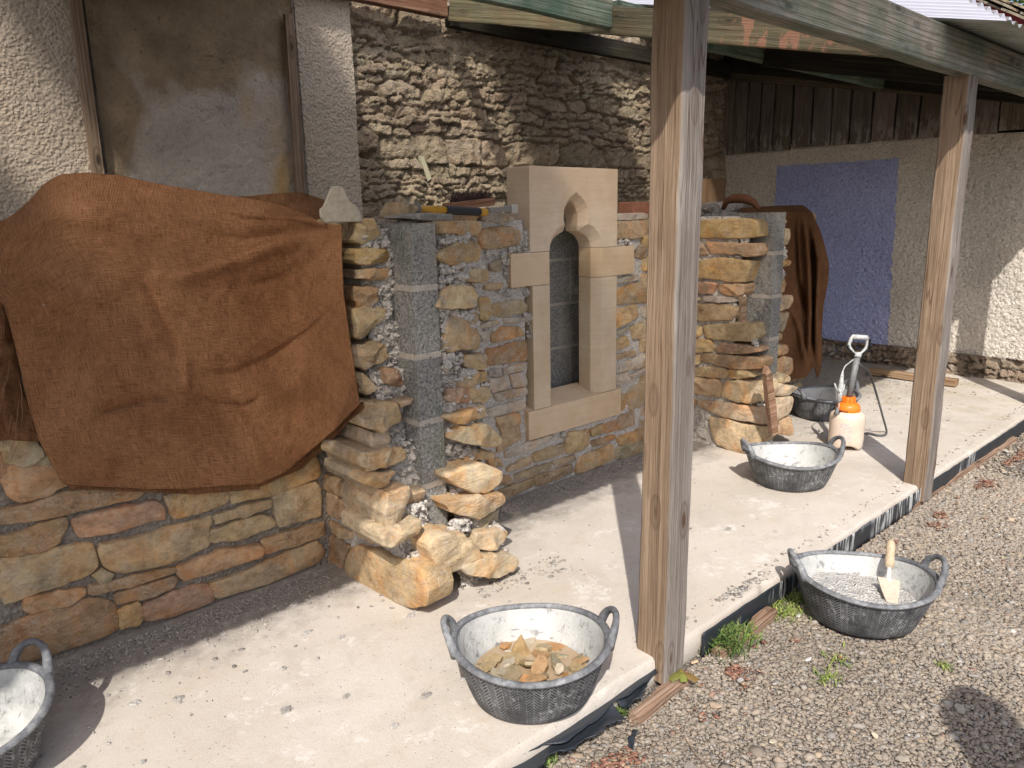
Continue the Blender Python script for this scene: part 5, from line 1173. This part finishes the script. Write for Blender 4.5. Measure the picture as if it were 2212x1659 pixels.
timber('blade', K7(1530, 455, 2.38), K7(1850, 430, 2.42), .03, .022, m_plain('dull_steel', (.22, .20, .18), .5, .4, .3, 60), timber_l, wob=0); timber('ferrule', K7(1845, 432, 2.42), K7(1935, 428, 2.43), .04, .036, m_plain('whitened_steel', (.45, .42, .38), .7, .3, .4, 80), timber_l, wob=0)
BRK = m_plain('red_brick', (.30, .13, .08), .9, .15, .45, 70, .003)
a_ = oY(1348, 458, 2.62); b_ = oY(1420, 436, 2.62); m = MB(); m.box((a_[0], 2.56, a_[2]-.01), (a_[0]+.215, 2.66, b_[2])); o = m.build('brick', BRK, None); bv = o.modifiers.new('b', 'BEVEL'); bv.width = .004; bv.segments = 2; tag(o, 'plain reddish brick on the wall top between the window head and the near post', 'brick')
cb = thing('cardboard_box', 'tall tan cardboard box standing in the far back corner beyond the near post', 'box', tuple(oY(1535, 440, 3.7)))
a_ = oY(1568, 387, 3.75); m = MB(); m.box((a_[0]-.42, 3.75, .0), (a_[0], 4.02, a_[2])); o = m.build('carton', m_plain('cardboard', (.25, .165, .10), .9, .15, .3, 12, .001), cb)
m = MB(); m.box((a_[0]-.30, 3.7485, .0), (a_[0]-.25, 3.75, a_[2])); m.build('tape', m_plain('brown_tape', (.20, .12, .06), .35, .4), cb)
lb = thing('timber_plank', 'pale plank lying on the slab along the foot of the outbuilding wall', 'plank', tuple(oZ(1960, 820, 0)))
a_, b_ = oZ(1876, 812, 0), oZ(2062, 838, 0); a_[2] = b_[2] = .032; timber('board', a_+np.array([.04, 0, 0]), b_+np.array([.04, 0, 0]), .075, .05, W_STAKE, lb, seed=2)
# pointed stake leaning on the core, and the wedge above
sk_ = thing('timber_stake', 'pointed brown timber stake upright against the grey core of the second dividing wall', 'stake', tuple(oZ(1674, 938, 0)))
K6 = lambda x, y, Y: Vector(oY(1460+.24*x, 707.8+.24*y, Y))
f = [(835, 350), (868, 425), (905, 700), (925, 960), (870, 960), (840, 700), (812, 420)]
m = MB(); V = [K6(x, y, 1.84) for x, y in f]; W_ = [v+Vector((.012, .03, 0)) for v in V]; n = len(f)
m.add([tuple(v) for v in V+W_], [tuple(range(n)), tuple(range(2*n-1, n-1, -1))]+[(k, k+n, (k+1) % n+n, (k+1) % n) for k in range(n)]); o = fixn(m.build('stake', m_wood('stake_wood', [(.24, .14, .09), (.36, .22, .14), (.45, .30, .2)]), sk_))
o.data.transform(Matrix.Translation((0, 0, 0)))
m = MB(); V = [Vector(oY(1460+.24*x, 398.2+.24*y, 2.0)) for x, y in [(592, 1010), (640, 1010), (632, 1240), (588, 1240)]]
m.add([tuple(v) for v in V]+[tuple(v+Vector((0, .015, 0))) for v in V], [(0, 1, 2, 3), (7, 6, 5, 4), (0, 4, 5, 1), (1, 5, 6, 2), (2, 6, 7, 3), (3, 7, 4, 0)])
o = fixn(m.build('timber_offcut', W_STAKE, None)); tag(o, 'short upright timber offcut tucked between stones and the second block core', 'offcut')
# ---------------------------------------------------------------- slab edge: membrane, edging
MEM = m_plain('black_membrane', (.022, .027, .034), .45, .5, .0, 30, .003)
t = NT('splashed_membrane', .5, .4); s_ = t.sep(); n = t.noise(1, 4, .7, t.map((38, 1, 3))); c = t.mix(t.math('MULTIPLY', t.ramp(n, [(.5, 0.), (.55, .8)]), t.ramp(t.noise(2.0, 3, .6), [(.47, 0.), (.55, 1.)])), (.02, .024, .03), (.50, .50, .48)); MEMS = t.out(c)
def ribbon(name, pts, wdt, label, mat, seed=0, col=None, lift=.004, curl=.3):
    """crumpled strip lying along a 3D path"""
    pts = bez([Vector(p) for p in pts], 60); n = len(pts); m = MB(); P = np.zeros((n, 9, 3))
    for i, p in enumerate(pts):
        d = (pts[min(i+1, n-1)]-pts[max(i-1, 0)]).normalized(); sd = Vector((d.y, -d.x, 0)).normalized(); w_ = wdt*(1+.25*fbm(np.array([i*.15, seed, 0]), 1, 3, seed))
        for j in range(9):
            k = j/8-.5; z = lift+curl*w_*abs(k)**1.5+.006*fbm(np.array([i*.06, k*1.5, seed]), 1., 2, seed); ed = .010*fbm(np.array([i*.12, seed+3, j//8]), 1, 3, seed) if j in (0, 8) else 0
            P[i, j] = p+sd*(k*w_+ed)+Vector((0, 0, abs(z)))
    m.grid(P); o = m.build(name, mat, None, smooth=True); so_ = o.modifiers.new('s', 'SOLIDIFY'); so_.thickness = .003; so_.offset = 0
    return tag(o, label, 'membrane strip')
# upstand along the slab face to the right of the near post
xs = np.arange(1.86, 6.4, .02); P = np.zeros((len(xs), 5, 3))
for i, x in enumerate(xs):
    for j, z in enumerate((-.10, -.07, -.045, -.022, -.010)): P[i, j] = (x, 1.198+.004*fbm(np.array([x, z, 1]), 8, 3, 2)-.003, z+(.004*fbm(np.array([x, 9, 1]), 12, 3, 2) if j == 4 else 0))
m = MB(); m.grid(P); o = m.build('membrane_upstand', MEMS, None, smooth=True); s2 = o.modifiers.new('s', 'SOLIDIFY'); s2.thickness = .003; s2.offset = 0; tag(o, 'black membrane edge with white splashes along the slab face right of the near post', 'membrane')
g_ = -.094
ribbon('membrane_strip', [oZ(1020, 1670, -.03), oZ(1110, 1620, -.035), oZ(1200, 1580, -.04), oZ(1300, 1520, -.045), oZ(1380, 1455, -.045), oZ(1430, 1415, -.045)], .075, 'black membrane strip pressed against the slab corner under the front tub', MEM, 3, curl=.2)
ribbon('membrane_strip', [oZ(1110, 1680, -.05), oZ(1175, 1620, -.055), oZ(1240, 1590, -.06), oZ(1300, 1560, -.06), oZ(1338, 1545, -.06)], .085, 'torn dusty black membrane flap nearest the bottom edge of the gravel', MEM, 7, curl=.35)
ribbon('membrane_strip', [oZ(1345, 1530, -.07), oZ(1372, 1500, -.065), oZ(1405, 1458, -.06)], .042, 'short rolled piece of black membrane just left of the near post foot', MEM, 12, curl=.8)
ribbon('membrane_strip', [oZ(1360, 1625, g_), oZ(1366, 1600, g_), oZ(1372, 1580, g_)], .014, 'tiny black membrane scrap lying alone on the gravel', MEM, 15, curl=.2)
W_OLD = m_wood('rotten_edging', [(.26, .16, .11), (.36, .25, .18), (.44, .33, .25)], (.08, .05, .03), sc=1.4, stripes=1.4)
ed = thing('timber_edging', 'rotting pinkish timber edging half buried in gravel at the near post foot', 'timber edging', (1.9, 1.14, -.09))
a_, b_ = np.array([1.46, 1.150, -.092]), np.array([1.74, 1.156, -.090]); timber('board', a_, b_, .04, .04, W_OLD, ed, seed=3, wob=.016)
a_, b_ = np.array([1.90, 1.155, -.090]), np.array([2.24, 1.166, -.084]); timber('board', a_, b_, .042, .04, W_OLD, ed, seed=6, wob=.018)
a_, b_ = oZ(1840, 1180, -.09), oZ(2190, 950, -.09); timber('board', a_, b_, .03, .035, W_OLD, ed, seed=8, wob=.010)
# ---------------------------------------------------------------- loose gravel
_ico_t = (1+5**.5)/2
def ico():
    bm = bmesh.new(); bmesh.ops.create_icosphere(bm, subdivisions=1, radius=1); V = np.array([v.co[:] for v in bm.verts]); F = np.array([[v.index for v in f.verts] for f in bm.faces]); bm.free(); return V, F
IV, IF = ico()
def scatter(name, pos, size, cols, mat, flat=(.35, .7), seed=1, kindof='stuff', label=None, cat=None, elong=1.6):
    r = np.random.default_rng(seed); n = len(pos); nv = len(IV)
    V = np.tile(IV, (n, 1, 1))*(1+r.uniform(-.32, .32, (n, nv, 1))); sc = np.stack([r.uniform(.8, elong, n), r.uniform(.7, 1.1, n), r.uniform(*flat, n)], 1); V = V*sc[:, None, :]*size[:, None, None]
    a = r.uniform(0, 6.28, n); b_ = r.normal(0, .25, n); ca, sa, cb_, sb = np.cos(a), np.sin(a), np.cos(b_), np.sin(b_)
    x, y, z = V[..., 0], V[..., 1], V[..., 2]; y2 = y*cb_[:, None]-z*sb[:, None]; z2 = y*sb[:, None]+z*cb_[:, None]
    V = np.stack([x*ca[:, None]-y2*sa[:, None], x*sa[:, None]+y2*ca[:, None], z2], -1)+pos[:, None, :]
    F = (IF[None]+(np.arange(n)*nv)[:, None, None]).reshape(-1, 3)
    me = bpy.data.meshes.new(name); me.vertices.add(n*nv); me.vertices.foreach_set('co', V.ravel()); me.loops.add(F.size); me.loops.foreach_set('vertex_index', F.ravel()); me.polygons.add(len(F)); me.polygons.foreach_set('loop_start', np.arange(0, F.size, 3)); me.polygons.foreach_set('loop_total', np.full(len(F), 3)); me.update(calc_edges=True)
    ca_ = me.color_attributes.new('col', 'FLOAT_COLOR', 'POINT'); cc = np.ones((n, nv, 4), np.float32); cc[..., :3] = cols[:, None, :]; ca_.data.foreach_set('color', cc.ravel()); me.materials.append(mat)
    o = bpy.data.objects.new(name, me); COL.objects.link(o)
    return kind(o, kindof, label, cat)
r = np.random.default_rng(3)
PALG = np.array([(.37, .30, .235), (.33, .27, .21), (.41, .335, .26), (.29, .245, .205), (.41, .34, .27), (.42, .38, .33), (.35, .26, .19), (.29, .27, .255), (.48, .36, .24), (.55, .52, .48), (.36, .20, .14)])
PG = np.array([.2, .18, .18, .11, .1, .07, .05, .06, .025, .015, .01])
def area(n, x0, x1, y0, y1):
    return np.stack([r.uniform(x0, x1, n), r.uniform(y0, y1, n)], 1)
GM = m_col('gravel_stones', .9, .25, .35, 160, .002)
near = area(85000, .8, 2.9, .2, 1.19); mid = area(50000, 2.5, 4.4, .4, 1.19); far = area(9000, 4.0, 6.5, .3, 1.19); rest = area(5000, -1.5, 7, -2.5, .3)
xy = np.concatenate([near, mid, far, rest]); n = len(xy); sz = np.concatenate([r.lognormal(math.log(.0033), .46, len(near)), r.lognormal(math.log(.0040), .42, len(mid)), r.lognormal(math.log(.007), .33, len(far)), r.lognormal(math.log(.012), .35, len(rest))]); sz = np.clip(sz, .0018, .02)
keep = (xy[:, 0]-2.46)**2+(xy[:, 1]-.955)**2 > .155**2
cc = (PALG[r.choice(len(PALG), n, p=PG)]*.7+np.array([.33, .28, .225])*.3)*r.uniform(.8, 1.15, (n, 1))*np.array([.85, .865, .86])*np.clip(1+.18*fbm(np.column_stack([xy, xy[:, 0]*0]), 2.5, 3, 5), .7, 1.2)[:, None]; pos = np.column_stack([xy, -.098+sz*.25])
scatter('gravel', pos[keep], sz[keep], cc[keep], GM, seed=5, label='loose grey and buff gravel stones in front of the slab', cat='gravel')
# bigger pale stones one can pick out
big = [(1545, 1525, .016, (.50, .38, .27)), (1440, 1480, .010, (.5, .34, .2)), (2105, 1460, .014, (.34, .31, .28)), (2072, 1530, .018, (.36, .33, .27)), (2003, 1330, .014, (.46, .38, .28)), (2170, 1020, .013, (.45, .38, .3)), (2095, 1012, .016, (.60, .33, .23)), (2175, 975, .014, (.45, .42, .38)), (1600, 1470, .013, (.42, .40, .37)), (1815, 1420, .012, (.30, .14, .09)), (1490, 1660, .020, (.24, .21, .18)), (1745, 1425, .011, (.6, .58, .55)), (1375, 1505, .012, (.5, .37, .25)), (1890, 1590, .010, (.5, .42, .3)), (2030, 1345, .010, (.5, .42, .3)), (1950, 1640, .014, (.42, .37, .3)), (1670, 1602, .012, (.46, .40, .3)), (1500, 1430, .011, (.52, .38, .25)), (1725, 1330, .014, (.5, .5, .48))]
BL = ['tan stone near the largest weed clump', 'small ochre stone below the bramble shoot', 'grey-brown stone in the upper part of the dark shadow', 'broad beige stone in the middle of the dark shadow', 'flat buff stone right of the mortar tub', 'buff stone at the right edge of the picture, far up', 'orange pink stone by the upper slab edge', 'pale grey stone beside the orange pink one', 'grey stone just below the largest weed clump', 'dark red stone between mortar tub and weed rosettes', 'dark grey wedge of stone at the bottom edge', 'small white stone left of the dark red stone', 'pale orange stone beside the rolled membrane', 'small cream stone below the shadow at the left', 'small cream stone above the dark shadow', 'tan stone at the bottom edge towards the right', 'yellowish stone in the open gravel left of the shadow', 'pale orange stone beside the rotting edging', 'white stone under the rim of the mortar tub']
rr = random.Random(3)
for k, (x, y, s, c) in enumerate(big):
    m = MB(); chip(m, (0, 0, 0), s, c, rr, .55); q = oZ(x, y, -.088); o = m.build('loose_stone', GM, None, mtx=Matrix.Translation(q)); tag(o, BL[k]+' on the fine gravel', 'stone', 'larger loose stones on the gravel')
# fallen reddish catkin litter
n = 5200; cx = np.concatenate([np.linspace(1.15, 2.2, 2600), np.linspace(2.2, 5.5, 2600)]); rr2 = r.normal(0, .035, n); pos = np.column_stack([cx+r.normal(0, .05, n), 1.12-np.abs(rr2)-.03*np.abs(np.sin(cx*5)), np.full(n, -.086)])
kp = np.array([fbm(np.array([p[0], p[1], 5.]), 7, 3, 3)+.35*vn(p, 90) > .36 for p in pos]); nn = int(kp.sum())
scatter('leaf_litter', pos[kp], r.uniform(.003, .007, nn), np.array([(.24, .115, .08), (.30, .16, .11), (.22, .11, .08), (.36, .25, .17)])[r.choice(4, nn)], m_col('litter', .9, .1, .3), flat=(.12, .3), seed=9, label='rust red fallen catkin litter along the gravel edge of the slab', cat='litter', elong=2.6)
# mortar droppings on the slab
def droppings(n, x0, x1, y0, spread, s0, s1, sd):
    q = np.random.default_rng(sd); X = q.uniform(x0, x1, n); Y = y0-np.abs(q.normal(0, spread, n)); return np.column_stack([X, Y, np.full(n, .002)]), q.uniform(s0, s1, n)**1
A1, S1 = droppings(5200, -.6, 1.2, 2.43, .08, .001, .0048, 1); A2, S2 = droppings(3600, 1.75, 3.45, 2.43, .055, .001, .0048, 2); A3, S3 = droppings(260, -.1, 3.4, 2.4, .5, .0015, .004, 3); A4, S4 = droppings(34, .1, 1.3, 2.3, .30, .005, .009, 4); A5, S5 = droppings(110, 1.5, 1.9, 1.9, .06, .003, .009, 5); A6, S6 = droppings(300, 1.6, 6.3, 1.3, .04, .002, .006, 6); A7, S7 = droppings(500, 4.0, 6.3, 2.4, .4, .003, .008, 7); A8, S8 = droppings(80, 2.05, 2.35, 1.27, .025, .004, .010, 8)
pos = np.concatenate([A1, A2, A3, A4, A5, A6, A7, A8]); sz = np.concatenate([S1, S2, S3, S4, S5, S6, S7, S8]); base = np.where(r.random((len(pos), 1)) < .8, np.array([[.33, .305, .27]]), np.array([[.19, .175, .16]]))
pos = pos[:, :]; ok = pos[:, 1] > 1.225; sz[ok]; scatter('mortar_debris', pos[ok], sz[ok], (base*r.uniform(.7, 1.5, (len(pos), 1)))[ok], m_col('debris', .95, .1, .4), flat=(.25, .6), seed=11, label='crumbs of dry grey mortar dropped on the slab along the walls', cat='mortar crumbs')
rs = random.Random(41); m = MB()
for k in range(46):
    x, y = (rs.uniform(-.1, 1.25), rs.uniform(1.35, 2.3)) if k < 30 else (rs.uniform(1.9, 3.6), rs.uniform(1.3, 2.3)); R0 = rs.uniform(.006, .020); n = 14
    if rs.random() < .3: R0 *= .5
    a0 = rs.random()*6; rr_ = [R0*rs.uniform(.55, 1.25) for _ in range(n)]; el = rs.uniform(.5, 1)
    V = [(x+rr_[q]*math.cos(a0+6.283*q/n), y+rr_[q]*el*math.sin(a0+6.283*q/n), .0012) for q in range(n)]+[(x+rr_[q]*.6*math.cos(a0+6.283*q/n), y+rr_[q]*.6*el*math.sin(a0+6.283*q/n), .0045+rs.uniform(0, .003)) for q in range(n)]+[(x, y, .005)]
    m.add(V, [(q, (q+1) % n, n+(q+1) % n, n+q) for q in range(n)]+[(n+q, n+(q+1) % n, 2*n) for q in range(n)], np.array((.37, .35, .32))*rs.uniform(.7, 1.15))
kind(m.build('mortar_splats', m_col('dried_splats', .95, .1, .5, 120, .004), None), 'stuff', 'small dried grey mortar splats stuck on the sunlit slab', 'mortar splats')
# ---------------------------------------------------------------- weeds
def tuft(label, c, n, hgt, wid, cols, seed, droop=.6, name='weed', cat='weed', z=-.095, lw=.0016, spread=.5):
    rd = random.Random(seed); m = MB(); t = thing(name, label, cat, tuple(oZ(*c, z)), 'weeds in the gravel'); c = Vector(oZ(*c, z))
    for _ in range(n):
        b0 = c+Vector((rd.gauss(0, wid*.4), rd.gauss(0, wid*.4), 0)); a = rd.uniform(0, 6.28); d = Vector((math.cos(a), math.sin(a), 0)); L = hgt*rd.uniform(.5, 1.2); sd = Vector((-d.y, d.x, 0))*lw*rd.uniform(.7, 1.5); V = []
        for k in range(5):
            u_ = k/4; p = b0+d*(L*spread*u_*(1+droop*u_))+Vector((0, 0, L*(u_-.35*droop*u_*u_))); w_ = math.sin(math.pi*(u_*.8+.15)); V += [p-sd*w_, p+sd*w_]
        m.add([tuple(v) for v in V], [(2*k, 2*k+1, 2*k+3, 2*k+2) for k in range(4)], np.array(rd.choice(cols))*rd.uniform(.7, 1.3))
        for q in range(3):                          # small side leaves
            u_ = rd.uniform(.25, .95); p = b0+d*(L*spread*u_*(1+droop*u_))+Vector((0, 0, L*(u_-.35*droop*u_*u_))); e = Vector((rd.uniform(-1, 1), rd.uniform(-1, 1), rd.uniform(0, .9))).normalized(); l = L*.22; s3 = e.cross(Vector((0, 0, 1))).normalized()*lw
            m.add([tuple(p-s3*.5), tuple(p+e*l*.5+s3), tuple(p+e*l), tuple(p+e*l*.5-s3)], [(0, 1, 2, 3)], np.array(rd.choice(cols))*rd.uniform(.7, 1.3))
    m.build('leaves', LEAF, t)
GR = [(.085, .145, .035), (.12, .19, .045), (.065, .115, .03), (.18, .22, .06)]; YG = [(.20, .26, .05), (.28, .30, .08), (.14, .2, .05)]
tuft('largest bright green weed clump beside the near post foot', (1555, 1395), 420, .075, .095, GR, 1)
tuft('dark green weed sprig against the membrane just right of the near post', (1528, 1365), 110, .075, .035, GR[:1]+[(.05, .11, .04)], 2)
tuft('low green weed patch between the largest clump and the mortar tub', (1690, 1325), 220, .028, .10, YG, 3)
tuft('small green weed sprig at the slab corner left of the near post', (1392, 1440), 90, .05, .028, GR, 4)
tuft('tiny green weed at the tip of the rolled membrane', (1340, 1545), 60, .03, .02, GR, 5)
tuft('small flat weed rosette on open gravel below the mortar tub', (1788, 1468), 60, .022, .05, YG, 6); tuft('pale grassy weed rosette above the flat one on the gravel', (1812, 1428), 50, .02, .05, YG, 7)
tuft('little green weed beside the slab at the upper right', (2110, 985), 60, .03, .05, GR, 8); tuft('tiny weed at the bottom edge between membrane and gravel', (1175, 1648), 60, .03, .03, GR, 9)
tuft('faint weed speck near the dark shadow on the gravel', (2040, 1440), 40, .016, .03, YG, 10); tuft('single leafy sprig right of the largest weed clump', (1612, 1385), 26, .06, .035, YG, 11, lw=.004)
tuft('yellow green weed under the left rim of the mortar tub', (1722, 1300), 90, .035, .05, YG, 13)
bl = thing('bramble_shoot', 'young bramble shoot with folded green-red leaves in front of the near post foot', 'plant', tuple(oZ(1470, 1460, -.09)), None)
m = MB(); c = Vector(oZ(1475, 1452, -.05)); 
for k, (a, L) in enumerate([(2.6, .05), (5.2, .05), (3.9, .035), (1.0, .03)]):
    d = Vector((math.cos(a), math.sin(a), -.25)); s_ = Vector((-d.y, d.x, .0)); V = [c, c+d*L*.35+s_*L*.35+Vector((0, 0, -.004)), c+d*L*.75+s_*L*.28+Vector((0, 0, -.01)), c+d*L, c+d*L*.75-s_*L*.28+Vector((0, 0, -.01)), c+d*L*.35-s_*L*.35+Vector((0, 0, -.004)), c+d*L*.5+Vector((0, 0, .007))]
    m.add([tuple(v) for v in V], [(0, 1, 6), (1, 2, 6), (2, 3, 6), (3, 4, 6), (4, 5, 6), (5, 0, 6)], [(.13, .13, .03), (.16, .10, .03), (.17, .19, .04), (.2, .16, .04)][k])
m.build('leaves', LEAF, bl, smooth=True); m = MB(); m.tube([c, c+Vector((.004, .004, -.045))], .0018, 6, (.2, .2, .06)); m.build('stem', LEAF, bl)
# dry twigs on the gravel
rr = random.Random(77)
for k, P_ in enumerate([[(1478, 1590), (1500, 1625), (1530, 1655), (1570, 1665)], [(1335, 1640), (1370, 1632), (1410, 1610)], [(2140, 1400), (2170, 1410), (2200, 1402)]]):
    m = MB(); m.tube(bez([oZ(x, y, -.084) for x, y in P_], 20), .0012, 5, (.24, .16, .1)); o = m.build('dry_twig', m_col('twig%d' % k, .9, .1), None); tag(o, ['long thin dry twig curving over the gravel at the bottom edge', 'short dry twig beside the torn membrane flap', 'short dry twig above the dark shadow at the right'][k], 'twig', 'dry twigs on the gravel')
# ---------------------------------------------------------------- onlooker just outside the frame, whose shadow falls on the gravel
def person(loc, face):
    J = {'pel': (0, 0, .92), 'sp': (0, 0, 1.12), 'ch': (0, .0, 1.32), 'nk': (0, .01, 1.46), 'hd': (0, .0, 1.56), 'ht': (0, 0, 1.68), 'lh': (.09, 0, .88), 'lk': (.10, -.02, .48), 'la': (.11, .02, .09), 'lt': (.12, -.13, .05), 'rh': (-.09, 0, .88), 'rk': (-.10, -.02, .48), 'ra': (-.11, .02, .09), 'rt': (-.12, -.13, .05),
         'ls': (.18, 0, 1.40), 'le': (.29, -.02, 1.16), 'lw': (.31, -.06, .92), 'lf': (.31, -.08, .82), 'rs': (-.18, 0, 1.40), 're': (-.29, -.02, 1.16), 'rw': (-.31, -.06, .92), 'rf': (-.31, -.08, .82)}
    R_ = {'pel': .15, 'sp': .13, 'ch': .16, 'nk': .06, 'hd': .09, 'ht': .075, 'lh': .095, 'lk': .06, 'la': .04, 'lt': .04, 'ls': .06, 'le': .042, 'lw': .028, 'lf': .035}
    E_ = [('pel', 'sp'), ('sp', 'ch'), ('ch', 'nk'), ('nk', 'hd'), ('hd', 'ht')]+[(a, b) for s in 'lr' for a, b in (('pel', s+'h'), (s+'h', s+'k'), (s+'k', s+'a'), (s+'a', s+'t'), ('ch', s+'s'), (s+'s', s+'e'), (s+'e', s+'w'), (s+'w', s+'f'))]
    ks = list(J); me = bpy.data.meshes.new('person'); me.from_pydata([J[k] for k in ks], [(ks.index(a), ks.index(b)) for a, b in E_], []); o = bpy.data.objects.new('person', me); COL.objects.link(o)
    o.modifiers.new('skin', 'SKIN'); sv = me.skin_vertices[0].data if me.skin_vertices else None
    if sv is None:
        bm = bmesh.new(); bm.from_mesh(me); bm.verts.layers.skin.verify(); bm.to_mesh(me); bm.free(); sv = me.skin_vertices[0].data
    for i, k in enumerate(ks): q = R_.get(k, R_.get('l'+k[1:], .05)); sv[i].radius = (q, q); sv[i].use_root = (k == 'pel')
    s_ = o.modifiers.new('sub', 'SUBSURF'); s_.levels = 2; s_.render_levels = 2
    me.materials.append(m_plain('dark_clothing', (.06, .07, .10), .9, .1)); o.location = loc; o.rotation_euler = (0, 0, face); return o
o = person((1.10, -.57, -.1), 1.2); tag(o, 'person in dark clothes standing with arms at the sides, just outside the frame', 'person')
print('all ok')
